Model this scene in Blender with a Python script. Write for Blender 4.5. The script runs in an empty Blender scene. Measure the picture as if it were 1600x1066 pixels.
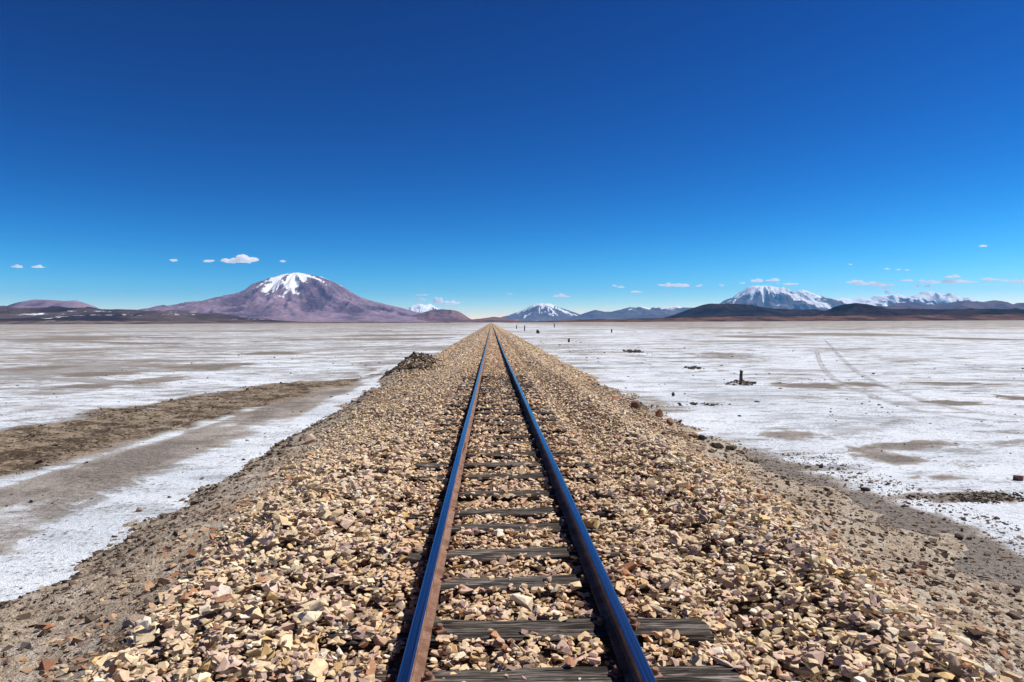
import bpy, bmesh, math, random
import numpy as np
from mathutils import Vector, Matrix, Euler

S = bpy.context.scene
COL = S.collection
rng = np.random.default_rng(7)
random.seed(7)

# ------------------------------------------------------------------ camera
CAM = np.array([-0.143, 0.0, 2.75])
F = 1067.0                                    # focal length in pixels of the 1600 px wide photograph
cam = bpy.data.cameras.new('camera')
cam_o = bpy.data.objects.new('camera', cam)
COL.objects.link(cam_o)
cam.sensor_width = 36.0
cam.lens = 36.0 * F / 1600.0
cam.clip_start = 0.05
cam.clip_end = 200000
YAW, PITCH, ROLL = math.radians(-1.72), math.radians(-1.58), math.radians(-0.24)
R3 = (Matrix.Rotation(YAW, 3, 'Z') @ Matrix.Rotation(math.radians(90) + PITCH, 3, 'X') @ Matrix.Rotation(ROLL, 3, 'Z'))
cam_o.matrix_world = Matrix.Translation(Vector(CAM)) @ R3.to_4x4()
S.camera = cam_o
RM = np.array(R3)

# ------------------------------------------------------------------ light
SUN_EL, SUN_AZ = math.radians(53), math.radians(78)     # azimuth measured from the track's direction towards the right
sun = bpy.data.lights.new('sun', 'SUN')
sun.energy = 5.0
sun.angle = math.radians(0.5)
sun.color = (1.0, 0.945, 0.86)
sun_o = bpy.data.objects.new('sun', sun)
COL.objects.link(sun_o)
sv = Vector((math.sin(SUN_AZ) * math.cos(SUN_EL), math.cos(SUN_AZ) * math.cos(SUN_EL), math.sin(SUN_EL)))
sun_o.rotation_euler = sv.to_track_quat('Z', 'Y').to_euler()
sun_o.location = (0, 0, 50)

W = bpy.data.worlds.new('World')
S.world = W
W.use_nodes = True
wn, wl = W.node_tree.nodes, W.node_tree.links
for n in list(wn):
    wn.remove(n)
w_out = wn.new('ShaderNodeOutputWorld')
w_bg = wn.new('ShaderNodeBackground')
sky = wn.new('ShaderNodeTexSky')
sky.sky_type = 'NISHITA'
sky.sun_disc = False
sky.sun_elevation = SUN_EL
sky.sun_rotation = SUN_AZ
sky.altitude = 3700
sky.air_density = 1.0
sky.dust_density = 0.0
sky.ozone_density = 2.5
w_gam = wn.new('ShaderNodeGamma')
w_gam.inputs['Gamma'].default_value = 1.35
w_hs = wn.new('ShaderNodeHueSaturation')
w_hs.inputs['Saturation'].default_value = 1.12
w_hs.inputs['Hue'].default_value = 0.493
wl.new(sky.outputs[0], w_gam.inputs['Color'])
wl.new(w_gam.outputs[0], w_hs.inputs['Color'])
# deep high-altitude sky seen through a polarising filter: a steeper curve on each channel
w_sep = wn.new('ShaderNodeSeparateColor'); w_cmb = wn.new('ShaderNodeCombineColor')
wl.new(w_hs.outputs[0], w_sep.inputs[0])
for i_, (e_, g_) in enumerate(((2.5, 2.3), (1.68, 1.19), (1.34, .98))):
    a_ = wn.new('ShaderNodeMath'); a_.operation = 'MULTIPLY'; a_.inputs[1].default_value = .07
    b_ = wn.new('ShaderNodeMath'); b_.operation = 'POWER'; b_.inputs[1].default_value = e_
    c_ = wn.new('ShaderNodeMath'); c_.operation = 'MULTIPLY'; c_.inputs[1].default_value = g_ / .085
    wl.new(w_sep.outputs[i_], a_.inputs[0]); wl.new(a_.outputs[0], b_.inputs[0]); wl.new(b_.outputs[0], c_.inputs[0]); wl.new(c_.outputs[0], w_cmb.inputs[i_])
wl.new(w_cmb.outputs[0], w_bg.inputs['Color'])
w_bg.inputs['Strength'].default_value = 0.07
wl.new(w_bg.outputs[0], w_out.inputs['Surface'])

S.view_settings.view_transform = 'Standard'
S.view_settings.look = 'None'
S.view_settings.exposure = 0.22
S.view_settings.gamma = 1.0
S.view_settings.use_curve_mapping = False
S.cycles.max_bounces = 24
S.cycles.diffuse_bounces = 2
S.cycles.glossy_bounces = 2
S.cycles.volume_bounces = 24
S.cycles.transparent_max_bounces = 8
S.cycles.use_denoising = True


# ------------------------------------------------------------------ helpers
def ray(px, py):
    """Direction in the world of a pixel of the photograph."""
    d = np.array([(px - 800) / F, -(py - 533) / F, -1.0])
    return RM @ d


def ground_at(px, py, z=0.0):
    d = ray(px, py)
    t = (z - CAM[2]) / d[2]
    return CAM + d * t


def at_depth(px, py, Y):
    """The point at forward distance Y seen at a pixel."""
    d = ray(px, py)
    return CAM + d * (Y / d[1])


def project(P):
    q = (np.asarray(P) - CAM) @ RM
    return np.stack([800 + F * q[..., 0] / -q[..., 2], 533 - F * q[..., 1] / -q[..., 2]], -1), -q[..., 2]


def hash2(ix, iy, seed):
    h = (ix.astype(np.int64) * 374761393 + iy.astype(np.int64) * 668265263 + seed * 144269504) & 0xFFFFFFFF
    h = ((h ^ (h >> 13)) * 1274126177) & 0xFFFFFFFF
    return ((h ^ (h >> 16)) & 0xFFFFFF) / float(0xFFFFFF)


def vnoise(x, y, seed=0):
    x = np.asarray(x, float); y = np.asarray(y, float)
    ix, iy = np.floor(x), np.floor(y)
    fx, fy = x - ix, y - iy
    fx = fx * fx * fx * (fx * (fx * 6 - 15) + 10); fy = fy * fy * fy * (fy * (fy * 6 - 15) + 10)
    a = hash2(ix, iy, seed); b = hash2(ix + 1, iy, seed)
    c = hash2(ix, iy + 1, seed); d = hash2(ix + 1, iy + 1, seed)
    return (a + (b - a) * fx) * (1 - fy) + (c + (d - c) * fx) * fy


def fbm(x, y, octs=4, seed=0, gain=0.5, lac=2.03):
    """About -0.5 .. 0.5."""
    s = 0; a = 1.0; t = 0
    for k in range(octs):
        s = s + a * (vnoise(x, y, seed + k * 17) - 0.5); t += a
        x = x * lac + 5.3; y = y * lac + 1.7; a *= gain
    return s / t * 1.6


def ridged(x, y, octs=5, seed=0, gain=0.55):
    s = 0; a = 1.0; t = 0
    for k in range(octs):
        s = s + a * (1 - np.abs(2 * vnoise(x, y, seed + k * 13) - 1)); t += a
        x = x * 2.07 + 3.1; y = y * 2.07 + 7.7; a *= gain
    return s / t


def sstep(a, b, x):
    t = np.clip((x - a) / (b - a), 0, 1)
    return t * t * (3 - 2 * t)


def mesh_from(name, V, Fc, smooth=False, mats=()):
    """V (n,3), Fc (m,k) all of one arity -> mesh."""
    me = bpy.data.meshes.new(name)
    V = np.ascontiguousarray(V, dtype=np.float32); Fc = np.ascontiguousarray(Fc, dtype=np.int32)
    m, k = Fc.shape
    me.vertices.add(len(V)); me.vertices.foreach_set('co', V.ravel())
    me.loops.add(m * k); me.loops.foreach_set('vertex_index', Fc.ravel())
    me.polygons.add(m)
    me.polygons.foreach_set('loop_start', np.arange(0, m * k, k, dtype=np.int32))
    me.polygons.foreach_set('loop_total', np.full(m, k, dtype=np.int32))
    me.polygons.foreach_set('use_smooth', np.full(m, bool(smooth)))
    for mt in mats:
        me.materials.append(mt)
    me.update(calc_edges=True)
    return me


def attr(me, name, data, dom='POINT'):
    data = np.asarray(data, dtype=np.float32)
    if data.ndim == 1:
        a = me.attributes.new(name, 'FLOAT', dom); a.data.foreach_set('value', data)
    else:
        if data.shape[1] == 3:
            data = np.concatenate([data, np.ones((len(data), 1), np.float32)], 1)
        a = me.attributes.new(name, 'FLOAT_COLOR', dom); a.data.foreach_set('color', data.ravel())


def link(name, me, parent=None, **props):
    o = bpy.data.objects.new(name, me)
    COL.objects.link(o)
    if parent is not None:
        o.parent = parent
    for k, v in props.items():
        o[k] = v
    return o


def empty(name, loc, label, cat, group=None, rot=0.0):
    o = bpy.data.objects.new(name, None)
    COL.objects.link(o)
    o.location = loc; o.rotation_euler = (0, 0, rot)
    o['label'] = label; o['category'] = cat
    if group:
        o['group'] = group
    return o


def grid_faces(nx, ny):
    i = np.arange(nx - 1)[None, :] + np.arange(ny - 1)[:, None] * nx
    i = i.ravel()
    return np.stack([i, i + 1, i + 1 + nx, i + nx], 1)


# ------------------------------------------------------------------ materials
class Mat:
    def __init__(s, name):
        s.m = bpy.data.materials.new(name); s.m.use_nodes = True
        s.n = s.m.node_tree.nodes; s.l = s.m.node_tree.links
        s.b = s.n['Principled BSDF']; s.out = s.n['Material Output']

    def node(s, t, **kw):
        nd = s.n.new(t)
        for k, v in kw.items():
            setattr(nd, k, v)
        return nd

    def put(s, sock, v):
        if isinstance(v, bpy.types.NodeSocket):
            s.l.new(v, sock)
        else:
            sock.default_value = v

    def math(s, op, a, b=0.0, c=0.0, clamp=False):
        nd = s.node('ShaderNodeMath', operation=op); nd.use_clamp = clamp
        for i, v in enumerate((a, b, c)):
            s.put(nd.inputs[i], v)
        return nd.outputs[0]

    def noise(s, vec, scale, detail=4, rough=0.55, dist=0.0, out=0):
        nd = s.node('ShaderNodeTexNoise')
        s.l.new(vec, nd.inputs['Vector'])
        nd.inputs['Scale'].default_value = scale; nd.inputs['Detail'].default_value = detail
        nd.inputs['Roughness'].default_value = rough; nd.inputs['Distortion'].default_value = dist
        return nd.outputs[out]

    def mapping(s, vec, scale=(1, 1, 1), rot=(0, 0, 0), loc=(0, 0, 0)):
        nd = s.node('ShaderNodeMapping'); s.l.new(vec, nd.inputs[0])
        nd.inputs['Scale'].default_value = scale; nd.inputs['Rotation'].default_value = rot
        nd.inputs['Location'].default_value = loc
        return nd.outputs[0]

    def mr(s, v, a, b, c=0.0, d=1.0, smooth=True):
        nd = s.node('ShaderNodeMapRange', interpolation_type='SMOOTHSTEP' if smooth else 'LINEAR')
        s.put(nd.inputs[0], v)
        for i, x in enumerate((a, b, c, d)):
            s.put(nd.inputs[1 + i], x)
        return nd.outputs[0]

    def mix(s, f, a, b, blend='MIX'):
        nd = s.node('ShaderNodeMix', data_type='RGBA', blend_type=blend)
        s.put(nd.inputs[0], f)
        for i, v in ((6, a), (7, b)):
            if not isinstance(v, bpy.types.NodeSocket):
                v = tuple(v) + ((1,) if len(v) == 3 else ())
            s.put(nd.inputs[i], v)
        return nd.outputs[2]

    def bump(s, h, strength, dist):
        nd = s.node('ShaderNodeBump')
        nd.inputs['Strength'].default_value = strength; nd.inputs['Distance'].default_value = dist
        s.l.new(h, nd.inputs['Height']); s.l.new(nd.outputs[0], s.b.inputs['Normal'])
        return nd

    def attr(s, name, out='Fac'):
        nd = s.node('ShaderNodeAttribute'); nd.attribute_name = name
        return nd.outputs[out]

    def pos(s):
        return s.node('ShaderNodeNewGeometry').outputs['Position']

    def obj(s):
        return s.node('ShaderNodeTexCoord').outputs['Object']


# stones: base colour per face, mottled
M = Mat('ballast_stone'); P = M.pos()
c = M.attr('tint', 'Color')
n1 = M.noise(P, 38, 4, .6); n2 = M.noise(P, 160, 3, .6)
c = M.mix(M.mr(n1, .35, .7, 0, .5), c, M.mix(1.0, c, (.66, .55, .45), 'MULTIPLY'))
c = M.mix(M.mr(n2, .45, .75, 0, .35), c, (.5, .43, .33))
M.put(M.b.inputs['Base Color'], c); M.b.inputs['Roughness'].default_value = .92
M.b.inputs['Specular IOR Level'].default_value = .15
M.bump(M.math('ADD', n1, n2), .4, .004)
MAT_STONE = M.m

M = Mat('soil_clod'); P = M.pos()
c = M.attr('tint', 'Color'); n1 = M.noise(P, 60, 3, .6)
c = M.mix(M.mr(n1, .3, .7, 0, .5), c, M.mix(1.0, c, (.55, .5, .46), 'MULTIPLY'))
M.put(M.b.inputs['Base Color'], c); M.b.inputs['Roughness'].default_value = 1.0
M.b.inputs['Specular IOR Level'].default_value = .05
M.bump(n1, .5, .005)
MAT_CLOD = M.m

# embankment soil
M = Mat('embankment_soil'); P = M.pos()
zone = M.attr('ballast'); far = M.attr('far'); toe = M.attr('toe')
n1 = M.noise(P, 1.3, 5, .6); n2 = M.noise(P, 9, 5, .65); n3 = M.noise(P, 45, 3, .6)
dirt = M.mix(M.mr(n2, .3, .7), (.20, .16, .12), (.56, .46, .35))
dirt = M.mix(M.mr(n1, .45, .62), dirt, M.mix(M.mr(n3, .35, .65), (.2, .16, .12), (.58, .48, .37)))
salty = M.math('MULTIPLY', M.mr(M.noise(P, 2.1, 6, .7), .50, .62), M.mr(n3, .35, .6))
dirt = M.mix(M.math('MULTIPLY', salty, .75), dirt, (.58, .54, .48))
under = M.mix(M.mr(n3, .3, .7), (.10, .065, .04), (.24, .165, .105))  # soil below the stones, coloured dark as the shade in their gaps
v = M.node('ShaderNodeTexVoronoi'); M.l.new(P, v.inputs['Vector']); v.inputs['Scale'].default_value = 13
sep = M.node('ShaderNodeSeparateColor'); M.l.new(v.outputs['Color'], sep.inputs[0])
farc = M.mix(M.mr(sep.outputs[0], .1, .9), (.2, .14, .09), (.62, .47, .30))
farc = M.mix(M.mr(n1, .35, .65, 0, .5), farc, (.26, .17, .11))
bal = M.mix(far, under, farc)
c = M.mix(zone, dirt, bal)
M.put(M.b.inputs['Base Color'], c); M.b.inputs['Roughness'].default_value = 1.0
M.b.inputs['Specular IOR Level'].default_value = .1
M.bump(M.math('ADD', M.math('MULTIPLY', n2, 1.5), n3), .9, .035)
MAT_SOIL = M.m

# salt flat
FAR_PATCH = []      # filled below: x, y, rx, ry of far mud patches
def patch(px, py, hw, hh):
    a = ground_at(px, py); b = ground_at(px + hw, py); t = ground_at(px, py - hh); u = ground_at(px, py + hh)
    return (a[0], (t[1] + u[1]) / 2, abs(b[0] - a[0]), (t[1] - u[1]) / 2)

FARLIST = [(1185, 526.5, 72, 2.6), (1064, 531, 24, 1.3), (1527, 529.5, 62, 3.6), (1330, 523, 135, 3.2), (300, 573, 45, 3.0), (420, 552, 40, 2.2)]
M = Mat('salt_crust'); P = M.pos()
sx = M.node('ShaderNodeSeparateXYZ'); M.l.new(P, sx.inputs[0])
X, Y = sx.outputs[0], sx.outputs[1]
zone = M.attr('mud'); mudtex = M.attr('band')
Ps = M.mapping(P, scale=(.55, 1, 1), rot=(0, 0, math.radians(9)))
nA = M.noise(Ps, .055, 7, .64, .6); nB = M.noise(Ps, .30, 7, .66, .5); nC = M.noise(Ps, 1.5, 6, .68, .3); nD = M.noise(P, 11, 4, .65); nE = M.noise(P, 55, 3, .6)
sm = M.math('ADD', M.math('MULTIPLY', nA, .36), M.math('ADD', M.math('MULTIPLY', nB, .38), M.math('MULTIPLY', nC, .26)))
sm = M.math('ADD', sm, M.math('MULTIPLY', zone, .40))
nG = M.noise(Ps, .085, 9, .72, .8)
nH = M.noise(M.mapping(P, scale=(.45, 1, 1), rot=(0, 0, math.radians(-6))), 1.2, 7, .72, .6)
# with distance the crust greys: a broad brown-grey belt before the hills, wider on the right
lx = M.mr(X, -120, 60, 0, 1)
belt = M.math('MULTIPLY', M.mr(Y, 130, 260, 0, .13), M.math('ADD', M.math('MULTIPLY', lx, .75), .25))
belt = M.math('MULTIPLY', belt, M.mr(M.math('ABSOLUTE', X), 25, 90))
belt2 = M.math('MULTIPLY', M.mr(Y, 330, 900, 0, .06), M.mr(nA, .42, .58))
belt = M.math('MULTIPLY', belt, M.mr(nG, .42, .56, .45, 1))
rside = M.math('MULTIPLY', M.mr(X, 5, 16), -.018)
lside = M.mr(M.math('MULTIPLY', X, -1.0), 9, 30, 0, .012)
sm = M.math('ADD', M.math('ADD', sm, rside), M.math('ADD', lside, M.math('ADD', belt, belt2)))
for f in FARLIST:
    x0, y0, rx, ry = patch(*f)
    dx = M.math('DIVIDE', M.math('SUBTRACT', X, x0), rx); dy = M.math('DIVIDE', M.math('SUBTRACT', Y, y0), ry)
    dd = M.math('SQRT', M.math('ADD', M.math('MULTIPLY', dx, dx), M.math('MULTIPLY', dy, dy)))
    dd = M.math('ADD', dd, M.math('MULTIPLY', M.math('SUBTRACT', nB, .5), 2.2))
    sm = M.math('ADD', sm, M.mr(dd, .5, 1.1, .2, 0))
mask = M.mr(sm, .468, .60)
mask2 = M.mr(sm, .60, .72)
nF = M.noise(Ps, .33, 9, .74, .9)
lfar = M.mr(X, -30, -4, .034, 0)
crisp = M.math('MAXIMUM', M.mr(M.math('ADD', nF, lfar), .545, .585), M.mr(M.math('ADD', nG, lfar), .55, .58))
crisp = M.math('MAXIMUM', M.math('MULTIPLY', crisp, .75), M.mr(M.math('ADD', nH, M.math('MULTIPLY', M.math('SUBTRACT', nB, .5), .5)), .57, .62, 0, .6))
clean = M.mr(zone, -.35, -.1, .15, 1)
crisp = M.math('MULTIPLY', M.math('MAXIMUM', crisp, M.math('MULTIPLY', M.mr(M.math('ADD', M.noise(Ps, .027, 10, .72, .9), lfar), .56, .585), M.mr(Y, 45, 90))), clean)
speck = M.math('MULTIPLY', M.mr(nD, .52, .66, 0, 1), M.mr(nC, .36, .56))
salt = M.mix(M.mr(nB, .35, .65), (.80, .85, .91), (.62, .68, .745))
salt = M.mix(M.mr(nE, .35, .7, 0, .35), salt, (.43, .44, .46))
salt = M.mix(M.mr(M.math('ADD', M.math('MULTIPLY', nC, .6), M.math('MULTIPLY', nH, .4)), .50, .60, 0, .55), salt, (.30, .32, .35))
mudc = M.mix(M.mr(nD, .3, .7), (.19, .155, .12), (.43, .375, .325))
mudc = M.mix(mask2, mudc, M.mix(M.mr(nD, .35, .65), (.07, .052, .04), (.25, .195, .14)))
c = M.mix(M.math('MULTIPLY', mask, .88), salt, mudc)
c = M.mix(M.math('MULTIPLY', crisp, .95), c, M.mix(M.mr(nD, .35, .65), (.10, .08, .065), (.33, .29, .25)))
c = M.mix(speck, c, (.16, .14, .125))
bandc = M.mix(M.mr(M.math('ADD', nC, M.math('MULTIPLY', M.math('SUBTRACT', nD, .5), .8)), .40, .62), (.070, .050, .034), (.31, .245, .175))
bandc = M.mix(M.math('MULTIPLY', M.mr(M.noise(P, .8, 6, .75), .57, .68), M.mr(nD, .45, .6)), bandc, (.6, .6, .58))
c = M.mix(mudtex, c, bandc)
M.put(M.b.inputs['Base Color'], c); M.b.inputs['Roughness'].default_value = .95
M.b.inputs['Specular IOR Level'].default_value = .12
M.bump(M.math('ADD', M.math('MULTIPLY', nC, 1.6), M.math('ADD', nD, M.math('MULTIPLY', nE, .5))), .85, .05)
MAT_SALT = M.m

M = Mat('tyre_track_mud'); P = M.pos()
n = M.noise(P, 1.1, 6, .7)
M.put(M.b.inputs['Base Color'], M.mix(M.mr(M.noise(P, 12, 3), .3, .7), (.25, .22, .20), (.42, .40, .38)))
M.b.inputs['Roughness'].default_value = 1
M.put(M.b.inputs['Alpha'], M.math('MULTIPLY', M.mr(n, .38, .62, .05, .5), M.attr('edge')))
MAT_TRACK = M.m

# weathered wood
M = Mat('weathered_wood'); P = M.obj()
Pg = M.mapping(P, scale=(1.6, 26, 26)); Pf = M.mapping(P, scale=(5, 130, 130))
oi = M.node('ShaderNodeObjectInfo').outputs['Random']
g1 = M.noise(Pg, 1.0, 6, .65, 1.1); g2 = M.noise(Pf, 1.0, 4, .6, .4); b1 = M.noise(P, 3.5, 4, .6)
g = M.math('ADD', M.math('MULTIPLY', g1, .65), M.math('MULTIPLY', g2, .35))
dk = M.mix(oi, (.020, .016, .013), (.045, .035, .028)); lt = M.mix(oi, (.22, .19, .165), (.38, .335, .295))
c = M.mix(M.mr(g, .45, .60), dk, lt)
ck = M.noise(M.mapping(P, scale=(1.1, 60, 60)), 1.0, 3, .5, 1.5)
c = M.mix(M.mr(ck, .56, .60, 0, .9), c, (.006, .005, .004))
c = M.mix(M.mr(b1, .45, .65, 0, .6), c, M.mix(M.mr(g2, .4, .6), (.03, .022, .016), (.10, .078, .06)))
M.put(M.b.inputs['Base Color'], c); M.b.inputs['Roughness'].default_value = .9
M.b.inputs['Specular IOR Level'].default_value = .2
M.bump(M.math('SUBTRACT', g, M.mr(ck, .54, .60)), 1.0, .012)
MAT_WOOD = M.m

# rail: polished running surface, rust elsewhere
M = Mat('polished_steel'); P = M.pos()
st = M.mapping(P, scale=(420, .7, 1)); st2 = M.mapping(P, scale=(110, .25, 1))
s1 = M.noise(st, 1, 3, .5); s2 = M.noise(st2, 1, 3, .5)
M.put(M.b.inputs['Base Color'], M.mix(M.mr(M.math('ADD', M.math('MULTIPLY', s1, .4), M.math('MULTIPLY', s2, .6)), .35, .65), (.26, .27, .29), (.56, .57, .59)))
M.b.inputs['Metallic'].default_value = 1.0
M.put(M.b.inputs['Roughness'], M.mr(s1, .3, .7, .14, .26))
MAT_STEEL = M.m

M = Mat('rusty_steel'); P = M.pos()
n1 = M.noise(P, 7, 5, .65); n2 = M.noise(P, 70, 4, .6)
c = M.mix(M.mr(n1, .3, .7), (.15, .068, .038), (.34, .20, .135))
c = M.mix(M.mr(n2, .4, .7, 0, .6), c, (.10, .048, .03))
M.put(M.b.inputs['Base Color'], c); M.b.inputs['Roughness'].default_value = .85
M.b.inputs['Metallic'].default_value = .15
M.bump(n2, .4, .002)
MAT_RUST = M.m

# mountains: base colours per vertex (rock / snow), fine grain here
def mountain_mat(name, scale):
    M = Mat(name); P = M.pos()
    c = M.attr('tint', 'Color')
    n = M.noise(P, scale, 6, .65)
    sn = M.attr('snow')
    k = M.math('ADD', sn, M.math('MULTIPLY', M.math('SUBTRACT', n, .5), 1.3))
    c = M.mix(M.mr(n, .3, .7, 0, .7), c, M.mix(1.0, c, (.58, .55, .58), 'MULTIPLY'))
    n_b = M.noise(P, scale * 3.1, 5, .7)
    c = M.mix(M.mr(n_b, .45, .62, 0, .75), c, M.mix(1.0, c, (1.6, 1.45, 1.35), 'MULTIPLY'))
    c = M.mix(M.mr(k, .36, .62), c, (.86, .88, .92))
    M.put(M.b.inputs['Base Color'], c); M.b.inputs['Roughness'].default_value = 1
    M.b.inputs['Specular IOR Level'].default_value = 0
    M.bump(n, .8, .25 / scale)
    return M.m
MAT_MT_FAR = mountain_mat('far_mountain_rock', .0022)
MAT_MT_MID = mountain_mat('volcano_rock', .0045)
MAT_MT_NEAR = mountain_mat('hill_rock', .012)

M = Mat('cloud_vapour')
pv = M.node('ShaderNodeVolumePrincipled')
pv.inputs['Color'].default_value = (1, 1, 1, 1)
pv.inputs['Density'].default_value = .0065
pv.inputs['Anisotropy'].default_value = 0
M.n.remove(M.b)
M.l.new(pv.outputs[0], M.out.inputs['Volume'])
MAT_CLOUD = M.m

M = Mat('air')
pv = M.node('ShaderNodeVolumePrincipled')
pv.inputs['Color'].default_value = (.14, .46, .92, 1)
pv.inputs['Density'].default_value = 1.25e-5
pv.inputs['Anisotropy'].default_value = .1
M.n.remove(M.b)
M.l.new(pv.outputs[0], M.out.inputs['Volume'])
MAT_AIR = M.m


# ------------------------------------------------------------------ the ground's shape
RAIL_H = .13
def rail_z(y):
    """Height of the rail's running surface along the line: falls gently away from the camera."""
    return np.interp(y, [-50, 8, 16, 36, 90, 2000], [1.20, 1.20, 1.16, 1.06, 1.02, 1.0])

PX = [-40, -9, -6.4, -5.6, -4.95, -4.45, -3.8, -3.1, -2.5, -2.1, -1.75, -1.35, -1.05, 0, 1.05, 1.35, 1.75, 2.05, 2.35, 2.9, 3.5, 4.2, 4.85, 5.6, 6.6, 9, 40]
PZ = [-3.0, -1.7, -1.32, -1.20, -1.08, -.90, -.74, -.62, -.40, -.17, -.07, -.06, -.055, -.045, -.065, -.21, -.10, -.03, -.17, -.50, -.75, -.93, -1.06, -1.16, -1.30, -1.7, -3.0]

def emb_z(x, y):
    """Top of the embankment's earth, under the loose stones."""
    x = np.asarray(x, float); y = np.asarray(y, float)
    side = sstep(1.6, 4.2, np.abs(x))
    wob = side * (fbm(y * .35, x * 0 + 3, 3, 11) * .55 + fbm(y * 1.7, x * .5, 3, 12) * .22)
    wob = wob + side * np.where(x > 0, sstep(5.5, 9, y) * (1 - sstep(13, 16, y)) * -.35, 0)
    xx = x + np.sign(x) * wob
    z = np.interp(xx, PX, PZ) * np.where(np.abs(x) > 1.5, rail_z(y) / 1.2 + .0, 1) + rail_z(y) - RAIL_H
    rough = sstep(2.2, 3.0, np.abs(x))
    z = z + fbm(x * 1.1, y * 1.1, 4, 21) * (.03 + .10 * rough) + fbm(x * 6, y * 6, 3, 22) * .045 * rough
    # the heap of dark earth against the left flank and a smaller clump before it
    z = z + .85 * np.exp(-((x + 4.15) / 1.0) ** 2 - ((y - 36.5) / 3.6) ** 2) * (1 + .5 * fbm(x * 3, y * 3, 3, 5))
    z = z + .25 * np.exp(-((x + 4.9) / .6) ** 2 - ((y - 32.5) / 2.0) ** 2)
    z = z + .30 * np.exp(-((x + 4.2) / .30) ** 2 - ((y - 23.4) / .7) ** 2)
    return z


def salt_z(x, y):
    x = np.asarray(x, float); y = np.asarray(y, float)
    z = fbm(x * .45, y * .45, 4, 31) * .035 + fbm(x * 3.2, y * 3.2, 3, 32) * .012
    b = band_mask(x, y)
    z = z + b * (.02 + fbm(x * 2.2, y * 1.4, 4, 33) * .12)
    return z * (1 - sstep(60, 120, y))


def band_mask(x, y):
    """The churned brown belt that runs along the left flat and fades out towards the track."""
    lo = np.interp(y, [-20, 8, 12.4, 15.5, 21, 27, 33, 37], [-8.6, -8.9, -8.9, -8.4, -7.8, -6.9, -6.0, -5.7])
    hi = np.interp(y, [-20, 8, 17.8, 23, 30, 33.7, 37], [-14.5, -14.2, -12.9, -12.6, -10.4, -7.6, -6.2])
    w = fbm(x * .5, y * .5, 4, 41) * 1.2 + fbm(x * 2.3, y * 2.3, 3, 42) * .5
    return sstep(-.12, .30, (lo - x) + w * .45) * sstep(-.15, .5, (x - hi) + w * 1.1)


# embankment mesh: fine near the camera
def graded(a, b, step0, k):
    out = [a]
    while out[-1] < b:
        out.append(out[-1] + max(step0, k * abs(out[-1])))
    return np.array(out)

ex = np.concatenate([[-14, -11, -9.5], np.arange(-8.4, 8.4, .075), [9.5, 11, 14]])
ey = np.concatenate([[-30, -15, -8, -4, -2, -1, 0], graded(.8, 1600, .055, .0125)])
GX, GY = np.meshgrid(ex, ey)
GZ = emb_z(GX, GY)
V = np.stack([GX, GY, GZ], -1).reshape(-1, 3)
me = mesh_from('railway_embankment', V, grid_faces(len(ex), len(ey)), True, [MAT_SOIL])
nz = fbm(GX * 1.5, GY * 1.5, 3, 51) * .9
fary = sstep(9, 30, GY)
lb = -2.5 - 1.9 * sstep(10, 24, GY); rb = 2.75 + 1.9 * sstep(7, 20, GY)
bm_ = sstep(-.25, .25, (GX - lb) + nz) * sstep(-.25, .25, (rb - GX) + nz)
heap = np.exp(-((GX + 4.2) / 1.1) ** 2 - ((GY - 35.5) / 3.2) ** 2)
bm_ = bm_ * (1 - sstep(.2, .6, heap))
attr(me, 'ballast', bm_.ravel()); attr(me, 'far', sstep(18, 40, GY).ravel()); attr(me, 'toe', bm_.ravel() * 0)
EMB = link('railway_embankment', me, kind='structure')

# salt flat: one sheet to the horizon
sxs = np.concatenate([-graded(24, 42000, .6, .09)[::-1], np.arange(-23.9, 23.9, .19), graded(24, 42000, .6, .09)])
sys_ = np.concatenate([[-3000, -800, -200, -60, -25, -12, -6, -3, 0], np.arange(2, 44, .19), graded(44.2, 52000, .3, .014)])
GX, GY = np.meshgrid(sxs, sys_)
ax = np.abs(GX)
Z = salt_z(GX, GY)
# keep the sheet under the embankment where the bank covers it
V = np.stack([GX, GY, Z], -1).reshape(-1, 3)
me = mesh_from('salt_flat', V, grid_faces(len(sxs), len(sys_)), True, [MAT_SALT])
w = fbm(GX * .5, GY * .5, 4, 61)
mud = np.zeros_like(GX)
near = 1 - sstep(36, 48, GY)
w2 = fbm(GX * 1.1, GY * .24, 5, 68) + .35 * fbm(GX * 4, GY * 1.1, 4, 69)
mud += (.30 + .62 * fbm(GX * 1.3 + 3, GY * .28, 5, 66)) * sstep(-9.5, -8, GX) * (1 - sstep(-6.7, -5.3, GX + w2 * 1.3)) * near * (1 - sstep(28, 35, GY))
mud -= .55 * sstep(-6.5, -5.2, GX + w2 * 1.2) * (1 - sstep(-3, -2, GX)) * near
mud -= .6 * np.exp(-((GX - np.interp(GY, [8, 12.4, 15.5, 21, 27, 33], [-8.7, -8.65, -8.15, -7.95, -7.4, -6.6])) / .22) ** 2) * near
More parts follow.
